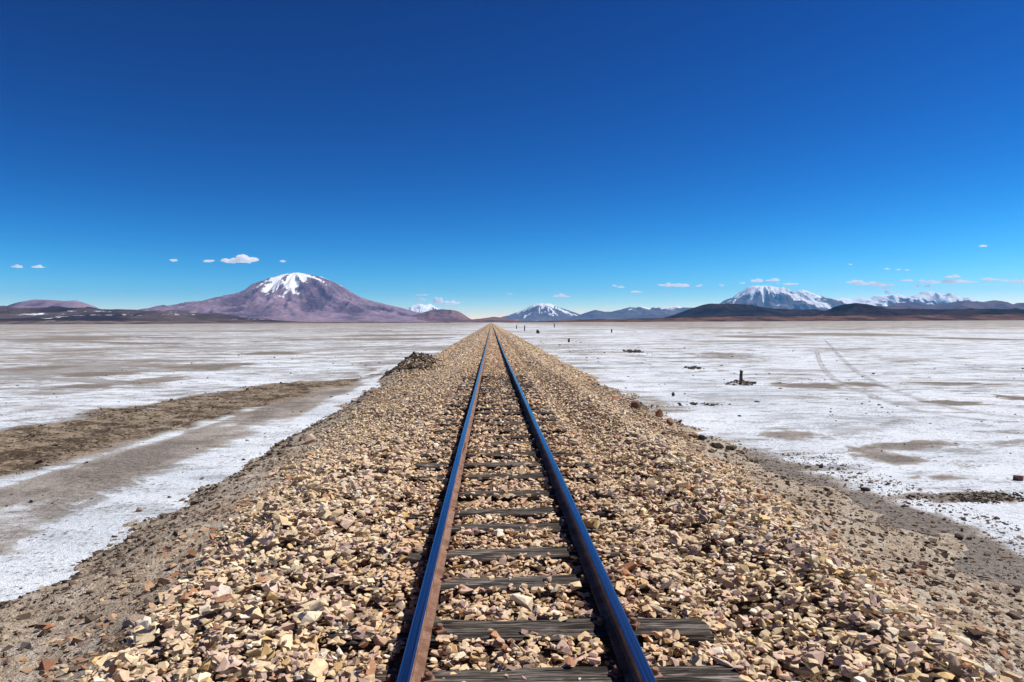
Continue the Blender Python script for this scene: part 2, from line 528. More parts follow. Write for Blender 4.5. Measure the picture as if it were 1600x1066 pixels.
# mud washed out at the foot of the right flank
mud += .9 * sstep(4, 4.4, GX) * (1 - sstep(5.2, 5.9, GX + w * 1.8 - .45 * np.exp(-((GY - 9) / 2.2) ** 2) * 1.6)) * (1 - sstep(12, 15, GY))
NEARP = [(1500, 777, 110, 9, .9), (1495, 630, 46, 4.5, .9), (1592, 622, 34, 5, .9), (1265, 603, 62, 6, .8), (1385, 713, 55, 16, .6), (1400, 697, 60, 5, .6),
         (1455, 692, 55, 5, .55), (1235, 680, 60, 9, .5), (1470, 745, 60, 5, .5), (1350, 601, 26, 4, .6), (1500, 600, 80, 3, .6), (1130, 553, 50, 2.5, .5),
         (345, 573, 40, 5, .9), (430, 552, 45, 2.5, .8), (150, 585, 60, 4, .7), (60, 575, 70, 4, .6), (240, 595, 40, 8, .5), (130, 604, 50, 5, .5), (30, 860, 70, 12, .5), (35, 893, 60, 8, .5)]
for (px, py, hw, hh, amt) in NEARP:
    x0, y0, rx, ry = patch(px, py, hw, hh)
    dd = np.sqrt(((GX - x0) / rx) ** 2 + ((GY - y0) / ry) ** 2) + fbm(GX / rx * 2.5, GY / ry * 2.5, 3, int(px)) * .8
    mud += amt * (1 - sstep(.45, 1.15, dd))
# clean bright margins
mud -= .22 * sstep(5.6, 6.4, GX) * (1 - sstep(9, 14, GX)) * near * (1 - np.clip(mud, 0, 1))
attr(me, 'mud', mud.ravel())
attr(me, 'band', (band_mask(GX, GY) * (1 - sstep(36, 40, GY)) * (GX < 0)).ravel())
SALT = link('salt_flat', me, kind='structure')

M = Mat('cloud_bounce_salt'); M.put(M.b.inputs['Base Color'], M.mix(M.mr(M.noise(M.pos(), .0004, 5, .6), .4, .6), (.52, .53, .54), (.70, .74, .79))); M.b.inputs['Roughness'].default_value = 1  # pale unseen sheet past the mountains, added to bounce light onto cloud undersides
me = mesh_from('cloud_bounce_plain', np.array([(-90000, 60000, 0), (90000, 60000, 0), (90000, 130000, 0), (-90000, 130000, 0)], float), np.array([[0, 1, 2, 3]]), False, [M.m])
link('cloud_bounce_plain', me, kind='structure')

# tyre tracks pressed into the crust, sheets just above it
def track_strip(pts, width):
    g = np.array([ground_at(*p)[:2] for p in pts])
    t = np.linspace(0, len(g) - 1, len(g) * 14)
    # Catmull-Rom through the points
    out = []
    for u in t:
        i = min(int(u), len(g) - 2); f = u - i
        p0, p1, p2, p3 = g[max(i - 1, 0)], g[i], g[i + 1], g[min(i + 2, len(g) - 1)]
        out.append(.5 * ((2 * p1) + (-p0 + p2) * f + (2 * p0 - 5 * p1 + 4 * p2 - p3) * f * f + (-p0 + 3 * p1 - 3 * p2 + p3) * f ** 3))
    c = np.array(out)
    d = np.gradient(c, axis=0); d /= np.linalg.norm(d, axis=1)[:, None] + 1e-9
    nrm = np.stack([-d[:, 1], d[:, 0]], 1)
    cols = np.linspace(-1, 1, 5)
    V = np.concatenate([c + nrm * k * width / 2 for k in cols], 1).reshape(-1, 2)
    z = salt_z(V[:, 0], V[:, 1]) + .022
    e = np.tile([0, 1, .8, 1, 0], len(c)) * np.repeat(np.minimum(1, np.minimum(np.arange(len(c)), len(c) - 1 - np.arange(len(c))) / 6), 5)
    me = mesh_from('tyre_track', np.column_stack([V, z]), grid_faces(5, len(c)), True, [MAT_TRACK])
    attr(me, 'edge', e)
    return link('tyre_track', me, kind='structure')
track_strip([(1276, 548), (1281, 565), (1292, 582), (1312, 598), (1345, 612), (1390, 628), (1440, 643), (1500, 652), (1600, 662)], .42)
track_strip([(1287, 530), (1300, 543), (1315, 560), (1335, 578), (1358, 592), (1385, 606), (1430, 622), (1500, 640), (1600, 655)], .42)
track_strip([(1400, 562), (1450, 565), (1510, 571), (1600, 578)], .6)

# ------------------------------------------------------------------ mountains
def ridge_samples(pts, D):
    w = np.array([at_depth(px, py, D) for px, py in pts])
    return w[:, 0], w[:, 2]

def grid_mesh(name, X, Y, Z, tint, snow, mat, parts=None):
    ny, nx = X.shape
    me = mesh_from(name, np.stack([X, Y, Z], -1).reshape(-1, 3), grid_faces(nx, ny), True, [mat])
    attr(me, 'tint', tint.reshape(-1, 3)); attr(me, 'snow', snow.ravel())
    return link(name, me, kind='structure')

def lerp3(a, b, t):
    return np.asarray(a) * (1 - t[..., None]) + np.asarray(b) * t[..., None]

def volcano(name, pts, peak_px, D, rock, rock2, mat, snow_fn, gully=.16, nx=300, ny=110, seed=0, n_rad=26, footfall=1.0):
    """A cone: the traced skyline gives the left and right profile, worn by radial gullies."""
    xs, zs = ridge_samples(pts, D)
    pk = at_depth(*peak_px, D); cx, top = pk[0], pk[2]
    L, Rr = cx - xs[0], xs[-1] - cx
    x = np.linspace(xs[0] - .05 * L, xs[-1] + .05 * Rr, nx); y = np.linspace(D - 1.02 * max(L, Rr) * footfall, D + .45 * max(L, Rr), ny)
    X, Y = np.meshgrid(x, y)
    dx, dy = X - cx, (Y - D) / footfall
    r = np.hypot(dx, dy); th = np.arctan2(dy, dx)
    rr = r * (1 + .12 * fbm(th * 3 + 9, r / top * .5, 3, seed))
    rr = np.where(np.abs(Y - D) < (y[1] - y[0]) * .6, r, rr)
    zl = np.interp(-rr + cx, np.concatenate([[xs[0] - L * .6], xs]), np.concatenate([[-60], zs]))
    zr = np.interp(rr + cx, np.concatenate([xs, [xs[-1] + Rr * .6]]), np.concatenate([zs, [-60]]))
    k = (1 + np.cos(th)) / 2
    z = zl * (1 - k) + zr * k
    hf = np.clip(z / top, 0, 1)
    g = ridged(th * n_rad / 6.28 * 1.0 + 40 + fbm(X / top * 1.3, Y / top * 1.3, 3, seed + 3) * .9, r / top * .55, 5, seed + 1)
    g2 = ridged(X / top * 2.6, Y / top * 2.6, 5, seed + 2)
    body = np.minimum(hf * 3.2, 1) * (1 - .55 * sstep(.8, 1, hf))
    back = sstep(-.02 * L, .25 * L, np.abs(Y - D))
    z = z + top * gully * body * (.10 + .90 * back) * ((g - .72) * 1.25 + (g2 - .68) * .7)
    z = z - 25
    hf = np.clip(z / top, 0, 1.1)
    n = fbm(X / top * 1.6, Y / top * 1.6, 4, seed + 8)
    g3 = fbm(th * n_rad / 3.0 + fbm(X / top * 3, Y / top * 3, 3, seed + 6) * 2.5, r / top * 1.1, 4, seed + 12, gain=.7)
    n = n + g3 * .75
    tint = lerp3(rock, rock2, np.clip(.5 + n * 1.3 + (g2 - .6) * 1.5, 0, 1))
    sn = snow_fn(hf, g, g2, th, dx / top, n)
    return grid_mesh(name, X, Y, z, tint, np.clip(sn, 0, 1), mat)

def ridge_range(name, pts, D, depth, rock, rock2, mat, snow_fn=None, rough=.25, nx=300, ny=60, seed=0, foot=-30, fr=3.0):
    xs, zs = ridge_samples(pts, D)
    x = np.linspace(xs[0], xs[-1], nx); v = np.linspace(-1, .7, ny)
    X, Vv = np.meshgrid(x, v); Y = D + Vv * depth
    top = zs.max()
    crest = np.interp(X, xs, zs)
    fall = np.where(Vv < 0, (1 - np.abs(Vv)) ** 1.25, np.maximum(0, 1 - Vv * 1.3))
    shift = fbm(X / depth * 2.5, Vv * 1.5, 4, seed + 4)
    r = ridged(X / depth * fr, Y / depth * fr * .8, 5, seed)
    r2 = fbm(X / depth * fr * 3.5, Y / depth * fr * 3.5, 4, seed + 5)
    edge = sstep(0, .12, np.abs(Vv))
    z = crest * fall * (1 + edge * (rough * 1.6 * (r - .62) + rough * .9 * r2 + shift * .4 * sstep(.1, .6, np.abs(Vv))))
    z = np.maximum(z, 0) + foot * sstep(.55, 1.0, np.abs(Vv))
    z = np.where(Vv <= -.999, foot, z)
    n = fbm(X / depth * 4, Y / depth * 4, 4, seed + 8)
    tint = lerp3(rock, rock2, np.clip(.5 + n * 1.6 + r2 * .7, 0, 1))
    sn = snow_fn(z / top, r, r2, X, n) if snow_fn else np.zeros_like(X)
    return grid_mesh(name, X, Y, z, tint, np.clip(sn, 0, 1), mat)

PUR1, PUR2 = (.10, .062, .088), (.27, .19, .235)
BLU1, BLU2 = (.085, .075, .085), (.16, .13, .13)

# left big volcano
volcano('mountain', [(200, 500), (230, 491), (258, 486), (275, 480.5), (300, 473), (330, 468.5), (350, 467), (375, 460.5), (385, 455), (400, 446), (420, 436), (440, 429), (455, 425.3), (467, 425),
                     (480, 427), (500, 431), (520, 439), (540, 451), (560, 463), (575, 469), (600, 476), (620, 481), (640, 487), (670, 493), (700, 499), (740, 503)],
        (461, 425), 24000, PUR1, PUR2, MAT_MT_MID,
        lambda hf, g, g2, th, dx, n: sstep(.36, .60, hf) * sstep(.72, 1.12, hf + .12 * np.cos(th - math.radians(200)) + (.60 - g) * 1.3 + n * 1.25) + .26 * sstep(.42, .75, hf + n * .3) * (1 - g), gully=.17, nx=380, ny=110, seed=3, n_rad=34)
# left rounded hills on the horizon
ridge_range('mountain', [(-60, 488), (-20, 485), (10, 480), (30, 472), (55, 467.5), (80, 468.5), (100, 470), (118, 469), (140, 476), (160, 484), (172, 487), (190, 484), (212, 486), (222, 482.5), (238, 481), (255, 476), (272, 482), (292, 488), (320, 496), (350, 503)],
            20000, 3200, PUR1, PUR2, MAT_MT_MID, rough=.12, seed=21, fr=1.5)
# dark lava plateau on the left, streaked with pale salt
def plateau_snow(h, r, r2, X, n):
    q = fbm(X / 420, h * 9 + X / 1500, 5, 35, gain=.6)
    return .46 * sstep(.12, .30, q) * (1 - sstep(.75, .95, h)) + .15 * sstep(.1, .4, n)
ridge_range('hill', [(-120, 485), (-60, 483), (0, 482.5), (60, 481), (105, 482), (130, 484.5), (160, 486), (190, 483), (220, 486.5), (245, 487), (290, 488), (310, 489), (345, 493), (380, 497), (430, 501), (470, 503.5)],
            9500, 3600, (.028, .022, .026), (.105, .08, .08), MAT_MT_NEAR, plateau_snow, rough=.55, nx=380, ny=70, seed=33, fr=3.5, foot=-6)
# snow peak behind, centre left
volcano('mountain', [(600, 500), (620, 491), (635, 482), (645, 476.5), (655, 474.5), (663, 476), (672, 474), (680, 479), (690, 484), (705, 493), (720, 503)], (672, 474), 46000, BLU1, BLU2, MAT_MT_FAR,
        lambda hf, g, g2, th, dx, n: sstep(.30, .7, hf + n * .3 + (.6 - g) * .9), gully=.24, nx=140, ny=50, seed=5)
# purple dome
ridge_range('mountain', [(600, 503), (625, 497), (645, 492), (655, 489.5), (663, 487.5), (675, 484), (690, 483), (705, 484), (718, 487), (730, 495), (739, 501), (745, 504)], 22500, 2200, (.12, .06, .06), (.25, .14, .115), MAT_MT_MID, rough=.3, nx=170, ny=60, seed=44)
# low hill on the track's axis
ridge_range('hill', [(690, 503), (715, 501), (735, 499.5), (755, 497.5), (772, 495), (785, 496.5), (800, 499.5), (820, 502), (860, 503.5)], 14000, 1500, (.11, .06, .055), (.22, .13, .10), MAT_MT_MID, rough=.15, nx=120, ny=40, seed=46)
# central volcano
volcano('mountain', [(740, 501.5), (770, 498.5), (790, 493), (810, 487.5), (825, 479), (835, 474.3), (845, 473.6), (860, 474.2), (870, 478), (885, 484), (905, 491), (925, 496), (960, 502)], (848, 473.6), 40000, BLU1, BLU2, MAT_MT_FAR,
        lambda hf, g, g2, th, dx, n: sstep(.36, .74, hf + n * .1 + (.60 - g) * 1.7), gully=.16, nx=200, ny=55, seed=7, n_rad=30)
# bluish hills right of it
ridge_range('mountain', [(870, 503), (890, 497), (903, 493), (915, 488.5), (930, 484), (945, 487), (955, 487), (970, 483.5), (985, 479.5), (993, 480.5), (1001, 478), (1014, 481.5), (1024, 479.7), (1034, 481), (1042, 479.6), (1050, 478.2), (1058, 479), (1066, 480), (1086, 481), (1120, 484), (1160, 492), (1200, 500)],
            37000, 5200, BLU1, BLU2, MAT_MT_FAR, lambda h, r, r2, X, n: sstep(.74, .97, h + r2 * .35) * .9, rough=.3, nx=260, ny=60, seed=51)
# right snowy volcano
volcano('mountain', [(1080, 488), (1105, 481), (1127, 474), (1142, 467.5), (1156, 458.5), (1162, 453), (1169, 448.3), (1178, 446.2), (1187, 447), (1196, 445.6), (1210, 448.2), (1222, 451.5), (1233, 456), (1239, 459), (1248, 455.2), (1259, 459), (1268, 462), (1277, 466.5), (1300, 473), (1330, 484), (1360, 495)],
        (1192, 445.6), 40000, BLU1, BLU2, MAT_MT_FAR,
        lambda hf, g, g2, th, dx, n: sstep(.30, .78, hf + n * .4 + (.60 - g) * 1.1 + .10 * np.cos(th)), gully=.26, nx=270, ny=80, seed=9, n_rad=30)
# right snowy range
ridge_range('mountain', [(1240, 484), (1263, 474), (1275, 468.5), (1289, 466), (1300, 467), (1316, 465), (1330, 467), (1344, 464.5), (1359, 466.5), (1368, 461.5), (1381, 460.5), (1392, 462), (1403, 458.8), (1416, 463.5), (1427, 461), (1438, 460), (1444, 457), (1449, 454.8), (1460, 455.2), (1466, 458), (1471, 459.5), (1484, 459.8), (1497, 465), (1513, 470.5), (1540, 480), (1570, 492)],
            43000, 6500, BLU1, BLU2, MAT_MT_FAR, lambda h, r, r2, X, n: sstep(.30, .75, h + n * .35 + r2 * .5 - (r - .6) * .4), rough=.34, nx=380, ny=55, seed=61, fr=4.2)
# brown-violet hills before it
ridge_range('mountain', [(1340, 492), (1365, 484), (1386, 478.5), (1395, 474.5), (1403, 473), (1413, 472.5), (1423, 471), (1436, 474), (1451, 477.5), (1465, 475.5), (1482, 473), (1498, 470.5), (1512, 469.8), (1534, 472), (1545, 470.3), (1554, 468.8), (1565, 470), (1575, 474), (1582, 476), (1590, 473.2), (1602, 472.8), (1630, 471), (1680, 476), (1740, 486)],
            24000, 3200, (.075, .05, .058), (.16, .10, .10), MAT_MT_MID, rough=.22, nx=300, ny=60, seed=71)
# near dark hills on the right
DK1, DK2 = (.010, .007, .008), (.042, .026, .025)
ridge_range('hill', [(1010, 503), (1046, 494.5), (1060, 489.5), (1075, 484), (1086, 480), (1097, 476.5), (1105, 474.6), (1111, 474), (1125, 474.6), (1142, 474), (1165, 475.3), (1194, 480), (1205, 482), (1221, 482.3), (1240, 483.5), (1266, 483.3), (1289, 485.5), (1330, 490), (1400, 497)],
            11000, 1500, DK1, DK2, MAT_MT_NEAR, rough=.3, nx=260, ny=80, seed=81, foot=-5)
ridge_range('hill', [(1225, 503), (1250, 496.5), (1283, 489), (1295, 483.5), (1305, 479), (1322, 474.8), (1337, 473.2), (1353, 474.8), (1372, 479), (1390, 483), (1425, 482.3), (1469, 483.3), (1512, 483), (1545, 482.2), (1578, 483), (1600, 484), (1650, 485), (1720, 488)],
            8500, 1150, DK1, DK2, MAT_MT_NEAR, rough=.3, nx=300, ny=80, seed=87, foot=-5)
# low red-brown shore that closes the flat
ridge_range('hill', [(790, 503.2), (850, 501.7), (900, 499.8), (940, 499), (980, 498.2), (1040, 497), (1100, 496), (1160, 494.5), (1230, 494.8), (1300, 494), (1400, 493.5), (1500, 492.5), (1650, 491)],
            7300, 750, (.055, .028, .022), (.15, .085, .06), MAT_MT_NEAR, rough=.5, nx=400, ny=40, seed=91, foot=-4, fr=2)
ridge_range('hill', [(-120, 501), (0, 500.5), (90, 502), (200, 501.5), (330, 502), (480, 503), (560, 503.2), (700, 503.6)], 6800, 750, (.07, .045, .038), (.20, .15, .12), MAT_MT_NEAR, rough=.5, nx=260, ny=30, seed=93, foot=-4, fr=2)

# ------------------------------------------------------------------ loose stones
def archetypes(n, npts, seed, flat=True):
    out = []
    rr = np.random.default_rng(seed)
    for _ in range(n):
        p = rr.normal(size=(npts, 3)); p /= np.linalg.norm(p, axis=1)[:, None]
        p *= rr.uniform(.78, 1.08, (npts, 1))
        if flat:                                  # a couple of cleavage planes
            p[:, 2] = np.clip(p[:, 2], -rr.uniform(.55, .95), rr.uniform(.5, .9)) + rr.uniform(-.03, .03, npts)
        bm = bmesh.new()
        for q in p:
            bm.verts.new(q)
        bmesh.ops.convex_hull(bm, input=bm.verts)
        loose = [v for v in bm.verts if not v.link_faces]
        bmesh.ops.delete(bm, geom=loose, context='VERTS')
        bmesh.ops.triangulate(bm, faces=bm.faces)
        bmesh.ops.recalc_face_normals(bm, faces=bm.faces)
        bm.verts.index_update()
        out.append((np.array([v.co[:] for v in bm.verts]), np.array([[v.index for v in f.verts] for f in bm.faces])))
        bm.free()
    return out

ARCH = archetypes(36, 11, 1)
ARCH_LO = archetypes(14, 8, 2)

def euler_mats(rz, tilt, tdir):
    """Random heading, then a tilt about a horizontal axis."""
    c, s = np.cos(rz), np.sin(rz); n = len(rz); z = np.zeros(n); o = np.ones(n)
    Rz = np.stack([c, -s, z, s, c, z, z, z, o], 1).reshape(n, 3, 3)
    ax = np.stack([np.cos(tdir), np.sin(tdir), z], 1)
    K = np.zeros((n, 3, 3))
    K[:, 0, 1] = -ax[:, 2]; K[:, 0, 2] = ax[:, 1]; K[:, 1, 0] = ax[:, 2]; K[:, 1, 2] = -ax[:, 0]; K[:, 2, 0] = -ax[:, 1]; K[:, 2, 1] = ax[:, 0]
    I = np.eye(3)[None]
    T = I + np.sin(tilt)[:, None, None] * K + (1 - np.cos(tilt))[:, None, None] * (K @ K)
    return T @ Rz

PAL = np.array([(.66, .52, .33), (.70, .57, .39), (.61, .46, .29), (.76, .66, .50), (.58, .43, .31), (.64, .47, .38), (.50, .36, .31), (.64, .46, .22), (.44, .23, .13), (.36, .28, .24), (.25, .19, .17), (.78, .72, .62)])
PALW = np.array([.17, .17, .14, .11, .10, .09, .07, .05, .025, .035, .015, .025]); PALW = PALW / PALW.sum()

def stone_tints(n, x, rg, warm=True):
    c = PAL[rg.choice(len(PAL), n, p=PALW)] * rg.uniform(.92, 1.28, (n, 1))
    if warm:                                       # iron dust tints the stones that lie along the rails
        k = np.exp(-((np.abs(x) - .55) / .45) ** 2) * .38
        k = np.maximum(k, np.where(np.abs(x) < .55, .28, 0))
        c = c * (1 - k[:, None]) + c * np.array([.90, .67, .53]) * k[:, None]
    return np.clip(c, .02, .9)

def realise(name, C, Sz, Rm, kind_ix, tint, arch, mat, parent=None, **props):
    Vs, Fs, Ts = [], [], []
    off = 0
    for a in range(len(arch)):
        ix = np.where(kind_ix == a)[0]
        if not len(ix):
            continue
        v, f = arch[a]
        P = np.einsum('nij,nvj->nvi', Rm[ix], v[None] * Sz[ix][:, None, :]) + C[ix][:, None, :]
        Vs.append(P.reshape(-1, 3))
        Fs.append((f[None] + (np.arange(len(ix)) * len(v))[:, None, None] + off).reshape(-1, 3))
        t = tint[ix][:, None, :] * (1 + .10 * (rng.random((len(ix), len(f), 1)) - .5))
        Ts.append(t.reshape(-1, 3))
        off += len(ix) * len(v)
    me = mesh_from(name, np.concatenate(Vs), np.concatenate(Fs), False, [mat])
    attr(me, 'tint', np.concatenate(Ts), 'FACE')
    return link(name, me, parent, **props)

# sleepers: distance along the line of each centre, as spaced in the photograph
SLP = [2.55, 3.17, 3.71, 4.39, 4.96, 5.58, 6.05, 6.70, 7.45, 8.09, 8.72, 9.53, 10.1, 10.73, 11.5, 12.05, 12.9, 13.6]
while SLP[-1] < 22:
    SLP.append(SLP[-1] + random.uniform(.58, .72))
SLP_W = [.24, .24, .25, .23, .23, .22, .23, .22, .2, .22, .21] + [.2] * 60
SLP_HALF = 1.03
HALF_GAUGE = .533

# level map on which stones come to rest one after the other
CELL = .0125
HX0, HX1, HY0, HY1 = -5.0, 5.0, 1.2, 30.0
nxh, nyh = int((HX1 - HX0) / CELL), int((HY1 - HY0) / CELL)
hx = HX0 + (np.arange(nxh) + .5) * CELL; hy = HY0 + (np.arange(nyh) + .5) * CELL
# smooth earth surface interpolated from a coarse grid, to keep this quick
cxs = np.arange(HX0 - .1, HX1 + .2, .1); cys = np.arange(HY0 - .1, HY1 + .2, .1)
CG = emb_z(*np.meshgrid(cxs, cys))
fx = (hx - cxs[0]) / .1; fy = (hy - cys[0]) / .1
i0 = fx.astype(int); j0 = fy.astype(int); ux = (fx - i0)[None, :]; uy = (fy - j0)[:, None]
H = (CG[np.ix_(j0, i0)] * (1 - ux) + CG[np.ix_(j0, i0 + 1)] * ux) * (1 - uy) + (CG[np.ix_(j0 + 1, i0)] * (1 - ux) + CG[np.ix_(j0 + 1, i0 + 1)] * ux) * uy
H = H.astype(np.float32)
for k, y in enumerate(SLP):
    if y > 29.5:
        break
    a = max(0, int((y - SLP_W[k] / 2 - HY0) / CELL)); b = int((y + SLP_W[k] / 2 - HY0) / CELL)
    p = int((-SLP_HALF - HX0) / CELL); q = int((SLP_HALF - HX0) / CELL)
    H[a:b, p:q] = np.maximum(H[a:b, p:q], rail_z(y) - RAIL_H - .012)

def left_edge(y):
    return np.interp(y, [0, 3.5, 6, 9, 14, 22, 40], [-2.35, -2.45, -2.8, -3.4, -4.0, -4.3, -4.6])

def right_edge(y):
    return np.interp(y, [0, 3.5, 6, 9, 14, 20, 40], [2.75, 2.85, 3.25, 3.8, 4.3, 4.5, 4.6])

def cover_prob(k, x):
    """How likely a stone may lie on sleeper k at x: bare between the rails near the camera, buried outside and far off."""
    ax = abs(x)
    if k == 2 and x > .62:
        return .0
    if k == 1 and x > .62:
        return .02
    if k in (3, 4, 5) and .62 < x < .85:
        return .75
    if k == 9 and x < -.65:
        return .2
    if ax > .66:
        return 1.0
    return [.05, .05, .0, .03, .02, .06, .04, .06, .08, .08, .08, .12, .15, .15, .12, .2, .12, .12][k] if k < 18 else .35 + .25 * (k % 3 == 0)

# candidates: large first, small ones last so that they fill the gaps
cand = []
def add_cands(y0, y1, size_mean, size_sd, n, xlo=None, xhi=None):
    y = rng.uniform(y0, y1, n)
    l = left_edge(y) if xlo is None else np.full(n, xlo); r = right_edge(y) if xhi is None else np.full(n, xhi)
    x = rng.uniform(0, 1, n) * (r - l) + l
    a = np.clip(rng.lognormal(np.log(size_mean), size_sd, n), .012, .11)
    cand.append(np.stack([x, y, a], 1))

add_cands(1.3, 12, .033, .33, 31000)
add_cands(1.3, 7, .022, .25, 14000)
add_cands(12, 30, .040, .25, 26000)
add_cands(1.3, 9, .066, .28, 2000, -2.7, -1.1)     # coarse stones on the left shoulder
add_cands(1.3, 9, .054, .28, 2200, 1.3, 2.9)
add_cands(9, 20, .055, .2, 1500)
CN = np.concatenate(cand)
CN = CN[np.argsort(CN[:, 1] * 0 + rng.random(len(CN)) - (CN[:, 2] > .05) * .25)]
# fixed ones: those the photograph shows lying on the sleepers
ztop = 1.20 - RAIL_H
FIX = []
for (px, py, a) in [(757, 980, .026), (767, 979, .034), (782, 999, .034), (819, 984, .032), (834, 985, .032), (798, 912, .026), (856, 903, .050), (857, 914, .022), (757, 857, .02), (760, 918, .026), (792, 858, .02), (700, 868, .028), (890, 916, .03)]:
    g = ground_at(px, py, ztop + .02)
    FIX.append((g[0], g[1], a))
sl_y = np.array(SLP)
sin_t = []
keep = []
side_w = .074
nC = len(CN); rz_all = rng.uniform(0, 6.283, nC + len(FIX)); u_all = rng.random(nC + len(FIX))
off_r = int(.13 / CELL)
order = [(x, y, a, False) for x, y, a in CN] + [(x, y, a, True) for x, y, a in FIX]
asp_b = rng.uniform(.58, .92, len(order)); asp_c = rng.uniform(.30, .58, len(order))
disc = {}
rails_top_lim = .03
Hn = H
edge_noise = fbm(CN[:, 0] * 1.3, CN[:, 1] * 1.3, 3, 77)
for i, (x, y, a, fixed) in enumerate(order):
    b, cc = a * asp_b[i], a * asp_c[i]
    if not fixed:
        en = edge_noise[i]
        if abs(abs(x) - HALF_GAUGE) < .062 + .55 * a:
            continue
        # thin out towards the edges of the ballast
        le, re = left_edge(y), right_edge(y)
        m = min(x - le, re - x) + en * .9
        if m < .45 and u_all[i] > .12 + .88 * max(m, 0) / .45:
            continue
        k = int(np.argmin(np.abs(sl_y - y)))
        if abs(sl_y[k] - y) < SLP_W[k] / 2 - .25 * a and abs(x) < SLP_HALF + .01:
            if u_all[i] > cover_prob(k, x):
                continue
    ci = int((x - HX0) / CELL); cj = int((y - HY0) / CELL)
    r = max(1, int(round(a * .8 / CELL)))
    if ci - r < 0 or cj - r < 0 or ci + r + 1 > nxh or cj + r + 1 > nyh:
        continue
    if r not in disc:
        g = np.arange(-r, r + 1); q = (g[:, None] ** 2 + g[None, :] ** 2) / float(r * r + .6)
        disc[r] = np.sqrt(np.clip(1 - q, 0, 1)).astype(np.float32)
    sub = Hn[cj - r:cj + r + 1, ci - r:ci + r + 1]
    d = disc[r]
    z = float(sub.mean()) * .6 + float(sub[r, r]) * .4 + cc * (.62 if not fixed else .9)
    if not fixed:
        k = int(np.argmin(np.abs(sl_y - y)))
        rl = float(np.interp(y, [8, 16, 36], [1.20, 1.16, 1.06]))
        # never pile above the shape of the bed
        lim = rl - RAIL_H + ((.032 if k < 11 else .030) if abs(x) < .6 else .085)
        if z + cc * .5 > lim + (.10 if abs(x) > 1.3 else 0) and abs(x) < 1.5:
            continue
    np.maximum(sub, (z + cc * .85 * d) * (d > 0) + sub * (d <= 0), out=sub)
    keep.append((x, y, z, a, b, cc, rz_all[i], i))
K = np.array(keep)
n = len(K)
# visibility of each stone: buried ones are dropped
ci = ((K[:, 0] - HX0) / CELL).astype(int); cj = ((K[:, 1] - HY0) / CELL).astype(int)
top = K[:, 2] + K[:, 5]
buried = Hn[cj, ci] - top
K = K[buried < .035]; buried = buried[buried < .035]
n = len(K)
print('stones near', n)
tilt = np.abs(rng.normal(0, .36, n)); tdir = rng.uniform(0, 6.283, n)
Rm = euler_mats(K[:, 6], tilt, tdir)
Sz = K[:, 3:6].copy()
Cc = K[:, :3].copy()
tint = stone_tints(n, K[:, 0], rng)
# 300 that show largest
px, dep = project(Cc)
vis = (px[:, 0] > 3) & (px[:, 0] < 1597) & (px[:, 1] > 300) & (px[:, 1] < 1062) & (buried < .006)
score = np.where(vis, K[:, 3] * K[:, 4] / dep ** 2, 0)
big = np.argsort(-score)[:300]
isbig = np.zeros(n, bool); isbig[big] = True
kind_ix = rng.integers(0, len(ARCH), n)
nr = (~isbig) & (K[:, 1] < 11)
fr = (~isbig) & (K[:, 1] >= 11)
realise('ballast', Cc[nr], Sz[nr], Rm[nr], kind_ix[nr], tint[nr], ARCH, MAT_STONE, EMB, kind='stuff')
kl = rng.integers(0, len(ARCH_LO), n)
# shared meshes: shape x colour
pool = {}
for j in big:
    key = (int(kind_ix[j]) % 20, int(rng.choice(len(PAL), p=PALW)))
    if key not in pool:
        v, f = ARCH[key[0]]
        me = mesh_from('stone', v, f, False, [MAT_STONE])
        t = stone_tints(1, np.array([5.0]), rng)[0] * 0 + PAL[key[1]] * rng.uniform(.95, 1.25)
        attr(me, 'tint', np.clip(t[None] * (1 + .10 * (rng.random((len(f), 1)) - .5)), .02, .9), 'FACE')
        pool[key] = me
    o = bpy.data.objects.new('stone', pool[key])
    Mx = np.eye(4); Mx[:3, :3] = Rm[j] * Sz[j][None, :]; Mx[:3, 3] = Cc[j]
    o.matrix_world = Matrix(Mx.tolist())
    COL.objects.link(o); o.parent = EMB

# farther along: bigger, simpler stones on the shape of the bank
nf = 19000
yf = 30 * (150 / 30) ** (rng.random(nf) ** 1.25)
lf, rf = left_edge(yf) - .1, right_edge(yf) + .1
xf = rng.random(nf) * (rf - lf) + lf
af = (.045 + .0007 * yf) * rng.uniform(.7, 1.4, nf)
ok = np.abs(np.abs(xf) - HALF_GAUGE) > .06 + .6 * af
xf, yf, af = xf[ok], yf[ok], af[ok]; nf = len(xf)
zf = emb_z(xf, yf) + .03
inner = np.abs(xf) < 1.1
zf = np.where(inner, rail_z(yf) - RAIL_H - .02 - af * .2, zf)
Cf = np.stack([xf, yf, zf], 1); Sf = np.stack([af, af * rng.uniform(.6, .9, nf), af * rng.uniform(.4, .6, nf)], 1)
Rf = euler_mats(rng.uniform(0, 6.28, nf), np.abs(rng.normal(0, .4, nf)), rng.uniform(0, 6.28, nf))
tf = stone_tints(nf, xf, rng)
heapf = np.exp(-((xf + 4.2) / 1.1) ** 2 - ((yf - 35.5) / 3.0) ** 2) > .3
tf[heapf] = tf[heapf] * np.array([.60, .55, .50])
realise('ballast', np.concatenate([Cf, Cc[fr]]), np.concatenate([Sf, Sz[fr]]), np.concatenate([Rf, Rm[fr]]),
        np.concatenate([rng.integers(0, len(ARCH_LO), nf), kl[fr]]), np.concatenate([tf, tint[fr]]), ARCH_LO, MAT_STONE, EMB, kind='stuff')

# soil clods and small gravel on both flanks
def blob(px, py, hw, hh):
    x0, y0, rx, ry = patch(px, py, hw, hh)
    return lambda x, y: 1 - sstep(.3, 1.0, np.hypot((x - x0) / rx, (y - y0) / ry) + fbm(x * 2.2, y * 2.2, 3, 9) * .9)

